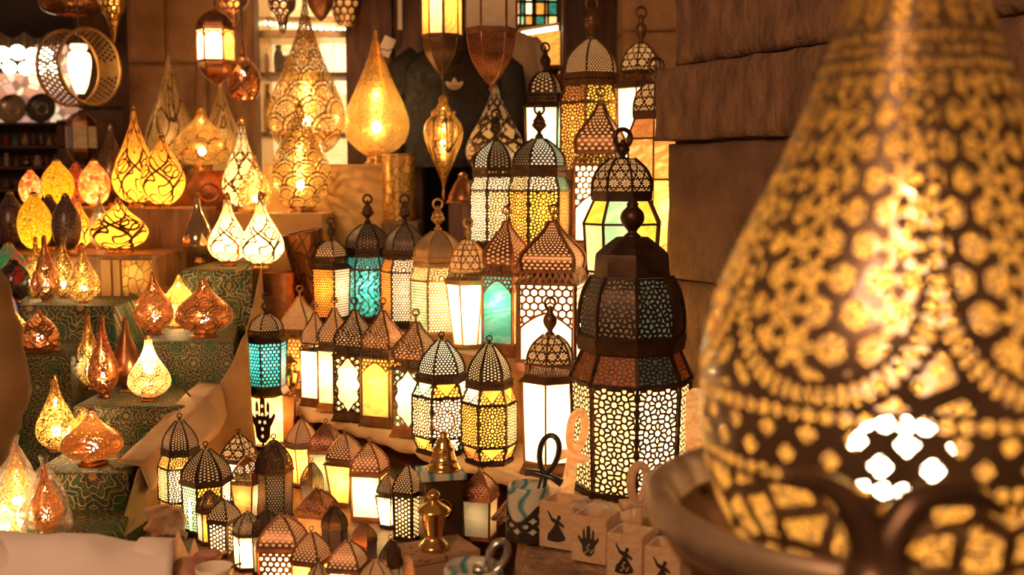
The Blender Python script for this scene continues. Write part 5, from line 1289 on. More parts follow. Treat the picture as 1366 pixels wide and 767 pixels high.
def cup_pat(x, y, A):
    yy = y / A; lim = .42 + .34 * np.abs(np.sin(x * PI * 3)) ** 2.2
    lat = 0.018 - np.abs(((np.hypot((x * 9) % 1 - .5, (yy * 4.5) % 1 - .5)) - .36) * .12)
    return np.where(yy < .16, .1, np.where(yy < lim, np.maximum(lat, .03 - (lim - yy) * .3), -.1))
UV, s_, h_ = fret2d(cup_pat, 150, 50, .4); a_ = UV[:, 0] * 2 * PI
link('filigree', np_mesh('filigree', np.stack([R_ * 1.012 * np.cos(a_), R_ * 1.012 * np.sin(a_), UV[:, 1] * H_ * .92 + .001], 1), s_, ['ankh_black']), t)
ankh('black stone ankh standing in the marbled cup', pc + Vector((.012, .008, .028)), k_, 'ankh_black', 128, math.radians(12), 0, math.radians(-20), .9, lw=.10, lh=.20, th=.042)
ankh('pale translucent alabaster ankh leaning behind the black one', Vector((X_at(752, Yu + .12, ZR), Yu + .14, ZR + .002)), k_, 'alabaster_amber', 158, math.radians(8), math.radians(-4), math.radians(-20), 1.25, lw=.065, lh=.18, th=.052)
ankh('rosy alabaster ankh by the foreground dish', Vector((X_at(846, 2.24, ZR), 2.24, ZR)), mpp(2.24), 'alabaster', 112, math.radians(4), 0, math.radians(10), 1.15, lw=.10, lh=.22, th=.075)
ankh('silver-grey polished ankh at the bottom edge', Vector((X_at(636, 1.72, .84), 1.72, .835)), mpp(1.75), 'ankh_silver', 96, math.radians(24), 0, math.radians(10), 1.1, lw=.12, lh=.22, th=.07)
tb = thing('pen_pot', 'teal pot holding the silver ankh, cut by the bottom edge', 'pot', (X_at(632, 1.72, .68), 1.72, .702)); m_ = MB(); m_.lathe([(0, .045), (.187, .047), (.195, .043), (.182, .038), (.135, .036), (.125, .002)], 30); m_.build('pot_wall', 'marble_teal', tb, True)
DERV = [(-.42, -.46), (-.25, -.5), (.1, -.5), (.4, -.42), (.45, -.32), (.22, -.05), (.12, .08), (.36, .0), (.40, .06), (.14, .22), (.24, .30), (.20, .40), (.08, .38), (.04, .24), (-.16, .28), (-.34, .48), (-.40, .5), (-.36, .40), (-.22, .18), (-.04, .10), (-.16, -.06), (-.36, -.25)]
for cx, bs, mot, lb in ((753, 729, 'dervish_faint', 'alabaster candle box with a faint grey dervish, next to the marbled cup'), (796, 748, 'hamsa', 'alabaster candle box with a silver hand motif'),
                   (843, 772, 'dervish', 'alabaster candle box with a black dervish motif'), (893, 790, 'tail', 'alabaster candle box mostly hidden by the foreground dish')):
    Yq = y_at(bs, ZR); k_ = mpp(Yq, ZR); s_ = 50 * k_; H_ = 62 * k_
    t = thing('candle_box', lb, 'candle holder', (X_at(cx, Yq, ZR), Yq + .02, ZR), math.radians(-28))
    m_ = MB(); w_ = .006
    for sx, sy, dx, dy in ((0, -1, s_, w_), (0, 1, s_, w_), (-1, 0, w_, s_ - 2 * w_), (1, 0, w_, s_ - 2 * w_)):
        m_ = MB(); m_.box((sx * (s_ - w_) / 2, sy * (s_ - w_) / 2, H_ / 2), (dx, dy, H_)); bv(m_.build('side', 'alabaster', t), .0015)
    m_ = MB(); m_.box((0, 0, .012), (s_ - 2 * w_, s_ - 2 * w_, .02)); m_.build('wax', 'alabaster', t)
    poly = HAMSA if mot == 'hamsa' else DERV
    m_ = MB(); m_.prism([(x * s_ * .62, H_ * .48 + z * H_ * .66) for x, z in poly], .0012, M=Matrix.Translation((0, -s_ / 2 - .0004, 0)))
    o = m_.build('motif', 'ink_silver' if mot in ('hamsa', 'dervish_faint') else 'ankh_black', t)
    if mot != 'dervish_faint':
        for x, z in ((0, -.3), (-.12, -.38), (.14, -.36), (.02, -.12), (-.05, -.22), (.2, -.28)):
            q = MB(); q.prism([(x * s_ * .62 + .0022 * math.cos(a), H_ * .48 + z * H_ * .66 + .0022 * math.sin(a)) for a in np.linspace(0, 2 * PI, 7)[:-1]], .0016, M=Matrix.Translation((0, -s_ / 2 - .0005, 0))); q.build('motif_eyelet', 'alabaster', o)
# crumpled wrap lying in the second box
m_ = MB(); q = at(790, 672, y_at(748, ZR) + .02)
vs = []
for i in range(10):
    for j in range(14):
        a = 2 * PI * j / 14; r = .010 + .028 * i / 9; vs.append((q.x + r * math.cos(a) * 1.2, q.y + r * math.sin(a), q.z + .012 * mnoise.noise(Vector((a * 2, i * .5, 3))) - i * .001 + .004))
m_.add(vs, [(i * 14 + j, i * 14 + (j + 1) % 14, (i + 1) * 14 + (j + 1) % 14, (i + 1) * 14 + j) for i in range(9) for j in range(14)])
tag(m_.build('plastic_film', 'plastic_wrap', None, True), 'crumpled clear film over the alabaster candle boxes', 'film')
# alabaster slab at the right of the very large lantern
Ys = 2.36; t = thing('alabaster_slab', 'tall rounded slab of veined alabaster beside the foreground lamp', 'slab', (X_at(926, Ys, .79), Ys, .767), math.radians(-12)); k_ = mpp(Ys, .9); H_ = 182 * k_; W_ = 26 * k_
m_ = MB(); m_.prism([(-W_ / 2, 0), (W_ / 2, 0)] + [(W_ / 2 * math.cos(a), H_ - W_ / 2 + W_ / 2 * math.sin(a)) for a in np.linspace(0, PI, 9)], .02); bv(m_.build('slab_body', 'alabaster_amber', t), .003)

# ------------------------------------------------------------ plates and other metal on the left
def plate(label, cx, cy, rpx, Y, mat, tilt=70, rz=0, name='plate', inner=None):
    p = at(cx, cy, Y); R_ = rpx * mpp(Y, p.z)
    t = thing(name, label, 'plate', p); t.rotation_euler = (math.radians(tilt), 0, math.radians(rz))
    m_ = MB(); m_.lathe([(0, .001), (.0, R_ * .62), (.006, R_ * .72), (.014, R_ * .97), (.017, R_), (.013, R_ * .98), (.003, R_ * .7), (-.004, R_ * .62), (-.004, .001)], 40, cap=False); m_.build('dish', mat, t, True)
    if inner:
        m_ = MB(); m_.lathe([(.001, R_ * .30), (.003, R_ * .34), (.003, R_ * .40), (.001, R_ * .44)], 36, cap=False); m_.build('engraved_ring', inner, t, True)
    return t
plate('round brown copper tray leaning below the squat gold onion lamp', 279, 257, 30, 4.40, 'rust_copper', 72, 0, 'tray', 'copper')
# gold cylinder lamp and tilted copper vase, fan-scale copper drum
Yg = 4.28; t = thing('gold_cylinder', 'tall brass cylinder vase standing right of the beige box', 'vase', (X_at(533, Yg, 1.2), Yg, 0)); 
zc = at(533, 294, Yg).z; zt_ = at(533, 207, Yg).z; R_ = 22 * mpp(Yg, 1.4); t.location.z = zc
m_ = MB(); m_.lathe([(0, R_), (zt_ - zc, R_), (zt_ - zc, R_ * .93), (.01, R_ * .9), (.01, .002)], 36); o = m_.build('vase_wall', 'gold_panel', t); smooth_angle(o)
for zz in (zt_ - zc, .004): m_ = MB(); m_.torus((0, 0, zz), R_ * .985, .004, 'z', 40, 8); m_.build('rim', 'brass', t, True)
o = dbox('display_stand', 'plain dark stand under the brass cylinder vase', 508, 558, 4.18, 4.38, zc, 'wood_mid', 'stand')
t = thing('copper_vase', 'wide-mouthed copper vase tilted to the right between gold lamps and lanterns', 'vase', Vector((X_at(428, 3.965, 1.0), 3.965, 1.012))); t.rotation_euler = (math.radians(3), math.radians(-11), 0)
k_ = mpp(3.93, 1.1); H_ = 118 * k_; R_ = 27 * k_
UV, s_, h_ = fret2d(vines, 120, 50, .5); a_ = UV[:, 0] * 2 * PI; rr = R_ * (.66 + .36 * UV[:, 1])
link('vase_wall', np_mesh('vase_wall', np.stack([rr * np.cos(a_), rr * np.sin(a_), UV[:, 1] * H_], 1), s_ + h_, ['line_brown', 'copper'], [0] * len(s_) + [1] * len(h_)), t)
m_ = MB(); m_.lathe([(0.001, .002), (0.001, R_ * .66)], 30, cap=False); m_.build('bottom', 'rust_copper', t, True); m_ = MB(); m_.torus((0, 0, H_), R_ * 1.02, .004, 'z', 40, 8); m_.build('rim', 'rust_copper', t, True)
dbox('display_stand', 'plain stand under the fan-scaled copper drum', 346, 394, 3.865, 3.99, 1.0, 'wood_mid', 'stand', 0, .004)
t = thing('copper_drum', 'copper drum lamp with raised fan scales behind the gold square lantern', 'lamp', (X_at(371, 3.925, 1.0), 3.925, 1.0)); k_ = mpp(3.925, 1.1); H_ = (row(1.0, 3.925) - 362) * k_; R_ = 27 * k_
revolve(t, [(0, R_ * .96), (H_ * .5, R_), (H_, R_ * .96)], scales(9, .010), ('rust_copper', 'copper'), 150, 50)
m_ = MB(); m_.lathe([(H_ - .002, R_ * .97), (H_ + .003, R_ * .5), (H_ + .003, .002)], 36); m_.build('top', 'rust_copper', t, True); m_ = MB(); m_.torus((0, 0, .004), R_ * .97, .004, 'z', 36, 8); m_.build('rim', 'rust_copper', t, True)
# inverted brass bowl on dark box near the arabesque teardrop
Yw = 4.05; zw = at(640, 272, Yw).z
o = dbox('display_stand', 'dark little stand under the inverted brass bowl', 598, 632, 3.98, 4.14, zw, 'wood_dark', 'stand')
turned('brass_bowl', 'inverted shiny brass bowl left of the round-domed lanterns', 'bowl', (X_at(618, 4.06, zw), 4.06, zw), 42 * mpp(Yw), 24 * mpp(Yw), [(0, 1.0), (.05, 1.03), (.1, .9), (.3, .8), (.6, .55), (.85, .25), (.9, .3), (1, .1)], 'copper')

# hanging garments in the gap
def garment(name, label, px, pytop, Y, wid, hgt, mat, hood=True, sleeve=True):
    p = at(px, pytop, Y); t = thing(name, label, 'jacket', p)
    seg, rws = 28, 20; vs = []
    for i in range(rws + 1):
        v = i / rws; z = -v * hgt
        wx = wid * (.18 + .42 * min(1, v / .16) ** .6 + .06 * math.sin(v * 3)); dy = wid * (.14 + .16 * min(1, v / .2))
        for j in range(seg):
            a = 2 * PI * j / seg; f = 1 + .05 * math.sin(6 * a + 5 * v) * v + .05 * mnoise.noise(Vector((math.cos(a) * 2, math.sin(a) * 2, v * 5)))
            vs.append((wx * f * math.cos(a), dy * f * math.sin(a), z))
    m_ = MB(); m_.add(vs, [(i * seg + j, (i + 1) * seg + j, (i + 1) * seg + (j + 1) % seg, i * seg + (j + 1) % seg) for i in range(rws) for j in range(seg)]); m_.build('torso', mat, t, True)
    if sleeve:
        for s in (-1, 1):
            m_ = MB(); pts = [(s * wid * .40, 0, -.10 * hgt), (s * wid * .60, -.02, -.22 * hgt), (s * wid * .66, -.03, -.5 * hgt), (s * wid * .66, -.05, -.8 * hgt), (s * wid * .64, -.05, -.95 * hgt)]
            m_.tube(pts, [wid * .16, wid * .17, wid * .15, wid * .13, wid * .10], 14); m_.build('sleeve', mat, t, True)
    if hood:
        m_ = MB(); m_.lathe([(a * wid * .55 - .03, b * wid * .30) for a, b in spline([(0, .9), (.3, 1.0), (.6, .85), (.85, .5), (1, .1)], 4)], 20); m_.build('hood', mat, t, True)
    m_ = MB(); m_.tube([(0, 0, 0), (0, 0, 2.46 - p.z)], .004, 6); m_.build('hanger_cord', 'cable', t)
    return t
g1 = garment('hanging_jacket', 'black jacket with white three-leaf emblem hanging in the dark gap', 606, 62, 4.75, .38, .50, 'black_cloth')
g2 = garment('hanging_jacket', 'pale quilted jacket hanging right of the black one', 690, 44, 5.0, .17, .34, 'pale_cloth', False)
# the emblem: three leaves crossed by three gaps
em = at(605, 116, 4.75); kE = mpp(4.75, em.z); gl = Vector(g1.location)
m_ = MB()
def leaf_strip(ang_, y0, y1, L_, wmax):
    """slice of a leaf between heights y0 and y1 (leaf axis leans by ang_)"""
    ps = []; n_ = 14
    for s in (1, -1):
        rng_ = range(n_ + 1) if s == 1 else range(n_, -1, -1)
        for i in rng_:
            v = i / n_; r = v * L_; w = wmax * math.sin(PI * min(1, v * .92 + .04)) ** .8; ps.append((r * math.sin(ang_) + s * w * math.cos(ang_), r * math.cos(ang_) - s * w * math.sin(ang_)))
    out_ = []
    for i in range(len(ps)):                     # clip to the band
        a, b = ps[i], ps[(i + 1) % len(ps)]
        for lim, keep in ((None, None),): pass
        out_.append(a)
    def clip(pl, y, up):
        r_ = []
        for i in range(len(pl)):
            a, b = pl[i], pl[(i + 1) % len(pl)]; ia = (a[1] >= y) == up; ib = (b[1] >= y) == up
            if ia: r_.append(a)
            if ia != ib:
                tt = (y - a[1]) / (b[1] - a[1]); r_.append((a[0] + (b[0] - a[0]) * tt, y))
        return r_
    out_ = clip(out_, y0, True)
    return clip(out_, y1, False) if out_ else out_
for an in (-.85, 0, .85):
    for y0, y1 in ((-2, 1.5), (2.6, 4.6), (5.7, 30)):
        pl_ = leaf_strip(an, y0, y1, 19, 4.6 if an else 5.0)
        if len(pl_) > 2: m_.prism([((x) * kE * .78, (z - 8) * kE * .78) for x, z in pl_], .002)
o = m_.build('emblem', 'logo_white', g1); o.location = em - gl + Vector((.012, -.17, -.004)); o.rotation_euler = (math.radians(-6), 0, math.radians(6)); o['label'] = 'white three-leaf emblem with stripes'
# wall-mounted pale switch plate and cord on the post
t = thing('wall_tag', 'pale tilted card tag hanging on the post by the speckled gold lamp', 'tag', at(516, 62, 4.93)); t.rotation_euler = (0, math.radians(25), 0)
m_ = MB(); m_.box((0, 0, 0), (.055, .006, .085)); bv(m_.build('card', 'white_plastic', t), .004); m_ = MB(); m_.tube([(0, 0, .04), (-.02, .004, .12)], .0015, 5); m_.build('string', 'cable', t)
t = thing('cable_conduit', 'white conduit with trailing cable on the dark wooden post', 'conduit', at(534, 40, 4.94)); kk = mpp(4.94, 2)
m_ = MB(); m_.box((0, -.006, .22), (.02, .012, .44)); bv(m_.build('conduit', 'white_plastic', t), .002)
m_ = MB(); m_.tube([(0, -.006, 0), (.004, -.01, -.04), (-.01, -.012, -.07), (-.05, -.012, -.09), (-.09, -.012, -.08)], .003, 6); m_.build('cable', 'cable', t, True)

# power cables trailing over the display
def cable(label, pts, r=.0022):
    P = [Vector(p) for p in pts]; P = [P[0] * 2 - P[1]] + P + [P[-1] * 2 - P[-2]]; out_ = []
    for i in range(1, len(P) - 2):
        for j in range(8):
            u = j / 8; a, b, c, d = P[i - 1], P[i], P[i + 1], P[i + 2]; out_.append(.5 * ((2 * b) + (c - a) * u + (2 * a - 5 * b + 4 * c - d) * u * u + (3 * b - a - 3 * c + d) * u ** 3))
    out_.append(P[-2]); m_ = MB(); m_.tube(out_, r, 6); tag(m_.build('power_cable', 'cable', None, True), label, 'cable')
cable('thin brown cable dropping over the green box of the glass lamps', [at(335, 352, 3.55), at(318, 368, 3.545), at(296, 378, 3.54), at(286, 400, 3.54), at(268, 432, 3.42), at(246, 440, 3.36)])
cable('thin dark cable sagging across the tan canvas', [at(246, 520, 2.86), at(262, 534, 2.92), at(290, 536, 3.06), at(318, 520, 3.2)])
cable('grey cable looping between the small lanterns and the alabaster lamp', [at(318, 646, 2.95), at(330, 615, 2.98), at(352, 600, 3.05), at(376, 590, 3.12), at(386, 606, 3.1)])
cable('dark cable hanging down the stone pier beside the copper lantern', [at(276, 30, 5.08), at(264, 70, 5.08), at(261, 110, 5.09), at(259, 140, 5.09)])
# ------------------------------------------------------------ the far stall at the upper left
YF = 6.8
st = thing('market_cabinet', 'dark wooden cabinet of the far stall with rows of small souvenirs', 'cabinet', at(38, 400, YF + .1))
inl(pxbox('back_board', -40, 92, 163, 560, YF + .25, .03, 'wood_dark'), st)
for y in (163, 194, 222, 252, 285, 330): inl(pxbox('shelf', -40, 92, y, y + 4, YF, .25, 'wood_dark'), st)
inl(pxbox('side_panel', 90, 95, 160, 560, YF, .28, 'wood_dark'), st); inl(pxbox('side_panel', -45, -40, 160, 560, YF, .28, 'wood_dark'), st)
FIG = [[(0, .8), (.1, .9), (.15, .5), (.4, .6), (.6, .75), (.68, .35), (.75, .5), (.88, .5), (1, .1)], [(0, 1), (.5, 1), (.55, .7), (1, .75)], [(0, .7), (.3, 1), (.6, .8), (.8, .4), (1, .45)], [(0, 1), (.3, .8), (.7, .4), (1, .05)]]
solid('fig_red', (.35, .04, .03), .5); solid('fig_blue', (.12, .18, .28), .5); solid('fig_cream', (.45, .3, .18), .6); solid('fig_brown', (.12, .06, .03), .5)
fm = {}
i = 0
for yb, hpx in ((194, 22), (222, 22), (252, 20), (285, 22), (330, 24)):
    x = 4
    while x < 88:
        w = random.uniform(8, 13); mt = ['fig_red', 'fig_blue', 'fig_cream', 'fig_brown', 'silver', 'fig_cream'][i % 6]
        q = at(x + w / 2, yb, YF + .06); q.z += .002; k_ = mpp(YF + .1, q.z); h = hpx * k_ * random.uniform(.55, .85)
        m_ = MB(); m_.lathe([(a * h, b * w * k_ * .45) for a, b in spline(FIG[(i * 7) % 4], 3)], 12)
        tag(m_.build('figurine', mt, None, True, q), 'small %s souvenir figurine on the %s shelf of the far cabinet' % ({'fig_red': 'red', 'fig_blue': 'blue-grey', 'fig_cream': 'cream', 'fig_brown': 'brown', 'silver': 'silver'}[mt], {194: 'top', 222: 'second', 252: 'third', 285: 'fourth', 330: 'lowest'}[yb]), 'figurine', 'souvenirs on the far cabinet'); i += 1; x += w + 2
plate('round silver plate with bright rim, left of two on the far cabinet', 17, 146, 20, YF - .02, 'silver', 78, 0, 'plate', 'pale_brass')
plate('round dark engraved plate, right of two on the far cabinet', 56, 145, 20, YF - .02, 'ink_silver', 78, 0, 'plate', 'silver')
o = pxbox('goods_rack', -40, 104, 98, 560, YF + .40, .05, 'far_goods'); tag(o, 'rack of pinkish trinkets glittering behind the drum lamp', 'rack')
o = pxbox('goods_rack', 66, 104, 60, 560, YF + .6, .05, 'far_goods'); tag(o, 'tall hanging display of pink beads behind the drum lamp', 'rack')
# glowing balls made up in place of brightly lit white goods under the awning
for j, (cx, cy, r) in enumerate(((4, 72, 10), (24, 70, 10), (44, 74, 10), (62, 72, 9), (13, 90, 9), (34, 91, 9), (53, 92, 9), (72, 90, 8), (-10, 86, 10))):
    p = at(cx, cy + r, YF + .1 + .16 * (j > 3)); k_ = mpp(YF, p.z); t = thing('lit_goods_ball', 'glowing white ball standing in for lit goods under the far awning', 'lamp', p, 0, 'glowing stand-ins for lit goods of the far stall')
    m_ = MB(); R_ = r * k_; m_.lathe([(R_ + R_ * math.sin(a), max(.001, R_ * math.cos(a))) for a in np.linspace(-PI / 2, PI / 2, 9)], 16); m_.build('globe', 'led', t, True)
    m_ = MB(); m_.lathe([(R_ * 1.95, R_ * .3), (R_ * 2.15, R_ * .28), (R_ * 2.3, R_ * .1)], 10); m_.tube([(0, 0, R_ * 2.2), (0, 0, 2.62 - p.z)], .004, 5); m_.build('fitting', 'bronze', t)
# awning with scalloped edge
aw = thing('stall_awning', 'dark striped awning with scalloped edge over the far stall', 'awning', at(40, 50, YF - .1))
m_ = MB(); n_ = 30; vs = []
for i in range(n_ + 1):
    x = -60 + 185 * i / n_
    for j, (py, Y) in enumerate(((-60, YF + .5), (10, YF - .1), (42 + 10 * abs(math.sin(i * .62)), YF - .12))):
        q = at(x, py, Y) - aw.location; vs.append((q.x, q.y, q.z))
m_.add(vs, [(3 * i + j, 3 * i + 3 + j, 3 * i + 4 + j, 3 * i + 1 + j) for i in range(n_) for j in range(2)])
solid('awning', (.035, .03, .03), .9, 0, (.07, .035, .025), 3)
o = m_.build('awning_cloth', 'awning', aw, True); md = o.modifiers.new('thick', 'SOLIDIFY'); md.thickness = .008
m_ = MB(); m_.bar(at(-60, 2, YF) - aw.location, at(125, 2, YF) - aw.location, .03, .03); m_.bar(at(118, 0, YF) - aw.location, at(118, 520, YF) - aw.location, .03, .03); m_.build('pole', 'wood_dark', aw)

# ------------------------------------------------------------ things at the lower left
for cx, tp, bs, lb in ((240, 706, 748, 'small pale stone pyramid by the white cuff'), (262, 716, 768, 'small golden alabaster pyramid above the hand')):
    Yq = y_at(bs, .702); k_ = mpp(Yq, .62); m_ = MB(); s = 15 * k_; m_.add([(-s, -s, 0), (s, -s, 0), (s, s, 0), (-s, s, 0), (0, 0, (bs - tp) * k_)], [(3, 2, 1, 0), (0, 1, 4), (1, 2, 4), (2, 3, 4), (3, 0, 4)])
    tag(m_.build('pyramid', 'alabaster', None, False, (X_at(cx, Yq, .62), Yq, .702), .4), lb, 'pyramid')
Yq = y_at(724, .702); k_ = mpp(Yq, .62)
bm = bmesh.new(); bmesh.ops.create_grid(bm, x_segments=10, y_segments=12, size=.5)
for v in bm.verts:
    x, y = v.co.x, v.co.y; n_ = mnoise.noise(Vector((x * 4, y * 4, 9)))
    v.co = Vector((x * 46 * k_ + n_ * .012, .03 * math.cos(x * 3) - .05 + n_ * .02 - y * .02, (y + .5) * 46 * k_ + .003))
me = bpy.data.meshes.new('paper_bag'); bm.to_mesh(me); bm.free(); me.materials.append(MATS['paper']); me.polygons.foreach_set('use_smooth', [True] * len(me.polygons))
o = link('paper_bag', me, None, (X_at(222, Yq, .62), Yq + .05, .702)); md = o.modifiers.new('thick', 'SOLIDIFY'); md.thickness = .004; tag(o, 'crumpled brown paper wrapping beside the bulged small lantern', 'paper')
# cup with spoon on a dark stand
Yq = 1.84; zr = at(287, 757, Yq).z; x_ = X_at(287, Yq, .8)
o = dbox('dark_stand', 'low dark stand under the white cup at the bottom edge', 258, 318, 1.78, 1.90, zr - .062, 'wood_dark', 'stand', .702, .003)
t = thing('white_cup', 'small white china cup with a spoon below the hand', 'cup', (x_, Yq, zr - .062))
m_ = MB(); m_.lathe([(a, b) for a, b in spline([(0, .018), (.004, .02), (.02, .026), (.045, .030), (.062, .0315), (.0625, .0295), (.05, .0275), (.02, .022), (.008, .012), (.007, .001)], 3)], 32, cap=False); m_.build('cup_wall', 'white_china', t, True)
m_ = MB(); m_.tube([(.01, 0, .012), (.02, -.004, .05), (.034, -.006, .068), (.048, -.008, .072)], [.003, .0018, .0018, .0026], 8); m_.build('spoon', 'dark_iron', t, True)

# ------------------------------------------------------------ people reaching in from the left
def skin_mesh(name, V, E, Rd, mat, parent, sub=2, root=0):
    me = bpy.data.meshes.new(name); me.from_pydata([tuple(v) for v in V], E, []); me.update(); me.materials.append(MATS[mat])
    o = link(name, me, parent); md = o.modifiers.new('skin', 'SKIN'); md.use_smooth_shade = True
    for i, v in enumerate(me.skin_vertices[0].data):
        r = Rd[i]; v.radius = r if isinstance(r, tuple) else (r, r); v.use_root = (i == root)
    ms = o.modifiers.new('sub', 'SUBSURF'); ms.levels = sub; ms.render_levels = sub
    return o
def person(label, foot, face, wrist, elbow, shoulder, jacket, trousers, hand=False, other=(0, 0, 0)):
    """standing figure; the visible arm is given joint by joint (world)"""
    t = thing('person', label, 'person', foot); fo = Vector(foot)
    hip = Vector((0, 0, .90)); ch = Vector((0, 0, 1.28)); nk = Vector((0, 0, 1.47)); hd = nk + Vector((.02 * face[0], .02 * face[1], .10)); tp = nk + Vector((.02 * face[0], .02 * face[1], .24))
    sh = shoulder - fo; el = elbow - fo; wr = wrist - fo; s2 = Vector((-sh.x, -sh.y, sh.z)); e2 = s2 + Vector((-.04, -.03, -.29)); w2 = e2 + Vector((.03, -.06, -.25))
    sx = Vector((-face[1], face[0], 0)) * .09
    fz = Vector((face[0], face[1], 0)); V = [hip, Vector((0, 0, 1.08)), ch, nk, nk + fz * .035 + Vector((0, 0, .12)), nk + fz * .012 + Vector((0, 0, .20)), sh, el, wr, s2, e2, w2, w2 + Vector((.01, -.02, -.09))]
    E = [(0, 1), (1, 2), (2, 3), (3, 4), (4, 5), (2, 6), (6, 7), (7, 8), (2, 9), (9, 10), (10, 11), (11, 12)]
    Rd = [.12, .11, .12, .048, (.072, .082), (.078, .088), .05, .042, .03, .05, .04, .03, .025]
    for s in (-1, 1):
        k0 = len(V); V += [hip + sx * s + Vector((0, 0, -.08)), hip + sx * s + Vector((.0, 0, -.46)), hip + sx * s + Vector((0, 0, -.84)), hip + sx * s + Vector((face[0] * .16, face[1] * .16, -.86))]
        E += [(0, k0), (k0, k0 + 1), (k0 + 1, k0 + 2), (k0 + 2, k0 + 3)]; Rd += [.09, .055, .04, .035]
    skin_mesh('body', V, E, Rd, 'skin', t)
    J = [hip + Vector((0, 0, -.03)), Vector((0, 0, 1.08)), ch, nk + Vector((0, 0, -.04)), sh, el, wr, s2, e2, w2]
    skin_mesh('jacket', J, [(0, 1), (1, 2), (2, 3), (2, 4), (4, 5), (5, 6), (2, 7), (7, 8), (8, 9)], [.155, .145, .15, .08, .08, .066, .052, .08, .066, .05], jacket, t)
    for s in (-1, 1):
        skin_mesh('trouser_leg', [hip + sx * s + Vector((0, 0, -.02)), hip + sx * s + Vector((0, 0, -.45)), hip + sx * s + Vector((0, 0, -.80))], [(0, 1), (1, 2)], [.11, .08, .07], trousers, t)
    m_ = MB(); q = nk + fz * -.012 + Vector((0, 0, .185)); m_.lathe([(.098 * math.sin(a), max(.001, .088 * math.cos(a))) for a in np.linspace(-.75, PI / 2, 10)], 20, c=tuple(q)); m_.build('hair', 'black_cloth', t, True)
    fv = Vector((face[0], face[1], 0)); sv = Vector((-face[1], face[0], 0))
    m_ = MB()
    hc = nk + fz * .012 + Vector((0, 0, .135))
    m_.tube([hc + fv * .09 + Vector((0, 0, .02)), hc + fv * .115 + Vector((0, 0, -.015)), hc + fv * .09 + Vector((0, 0, -.03))], [.008, .013, .008], 8); m_.build('nose', 'skin', t, True)
    for s in (-1, 1):
        m_ = MB(); c_ = hc + fv * .085 + sv * (.034 * s) + Vector((0, 0, .022)); m_.lathe([(-.008, .002), (0, .010), (.008, .002)], 10, c=tuple(c_)); m_.build('eye', 'white_china', t, True)
        m_ = MB(); c_ = hc + sv * (.076 * s); m_.torus(tuple(c_), .018, .007, 'y', 14, 6); m_.build('ear', 'skin', t, True)
    m_ = MB(); m_.tube([hc + fv * .088 + sv * -.022 + Vector((0, 0, -.055)), hc + fv * .095 + Vector((0, 0, -.057)), hc + fv * .088 + sv * .022 + Vector((0, 0, -.055))], .005, 6); m_.build('mouth', 'fig_red', t, True)
    return t
# white-sleeved person pointing
YH = 1.95
wr = at(226, 768, YH); el = at(-20, 772, 1.86); shd = at(-300, 560, 1.72)
fo = (shd.x - .12, shd.y - .10, 0)
pw = person('person in a white sleeve reaching in and pointing at the small lanterns', fo, (.9, .43), wr, el, shd, 'white_cotton', 'wood_dark')
fo = Vector(fo)
# loose sleeve with folds and cuff
m_ = MB(); pts = []; rad = []
for i in range(41):
    u = i / 40; p = at(-130 + 361 * u, 776 - 6 * u + 6 * math.sin(u * 3), 1.84 + .11 * u) - fo; pts.append(p)
    rad.append((.094 - .022 * u) * (1 + .03 * mnoise.noise(Vector((u * 7, 1, 3)))))
m_.tube(pts, rad, 26)
for i, v in enumerate(m_.v):
    q = Vector(v); d = mnoise.noise(Vector((q.x * 9 + q.z * 9, q.y * 9, q.z * 12 - q.x * 5))) * .014 + .0035 * math.sin(75 * (q.x + .8 * q.z + .05 * math.sin(q.x * 14))) * max(0, mnoise.noise(Vector((q.x * 5, 3, q.z * 4))) + .25); m_.v[i] = (q.x, q.y, q.z + d)
m_.build('sleeve', 'white_cotton', pw, True)
m_ = MB(); c0 = at(186, 770, YH - .005) - fo; c1 = at(233, 768, YH) - fo; m_.tube([c0, c0 + (c1 - c0) * .03, c0 + (c1 - c0) * .95, c1, c1 - (c1 - c0) * .04], [.068, .0705, .0665, .063, .056], 28); m_.build('cuff', 'white_cotton', pw, True)
H = lambda px, py, Y: at(px, py, Y) - fo
V = [H(222, 770, 1.95), H(240, 768, 1.95), H(256, 768, 1.945),
     H(266, 745, 1.965), H(283, 739, 1.965), H(297, 741, 1.96),
     H(272, 762, 1.945), H(287, 772, 1.925), H(289, 790, 1.915),
     H(269, 776, 1.93), H(281, 792, 1.92), H(278, 806, 1.915),
     H(262, 788, 1.915), H(270, 804, 1.91), H(266, 814, 1.908),
     H(250, 752, 1.985), H(268, 753, 2.005), H(284, 757, 2.005)]
E = [(0, 1), (1, 2), (2, 3), (3, 4), (4, 5), (2, 6), (6, 7), (7, 8), (2, 9), (9, 10), (10, 11), (2, 12), (12, 13), (13, 14), (1, 15), (15, 16), (16, 17)]
Rd = [(.030, .028), (.034, .028), (.036, .026), .0145, .0125, .0105, .0135, .0115, .0095, .0125, .0105, .009, .011, .0095, .008, .014, .012, .010]
skin_mesh('hand', V, E, Rd, 'skin', pw)
m_ = MB(); m_.lathe([(-.006, .001), (-.004, .0055), (0, .0068), (.004, .005), (.0065, .001)], 10); o = m_.build('fingernail', 'nail', pw, True, H(299, 737, 1.952)); o.rotation_euler = (.3, 1.5, 0); o.scale = (.5, 1, 1)
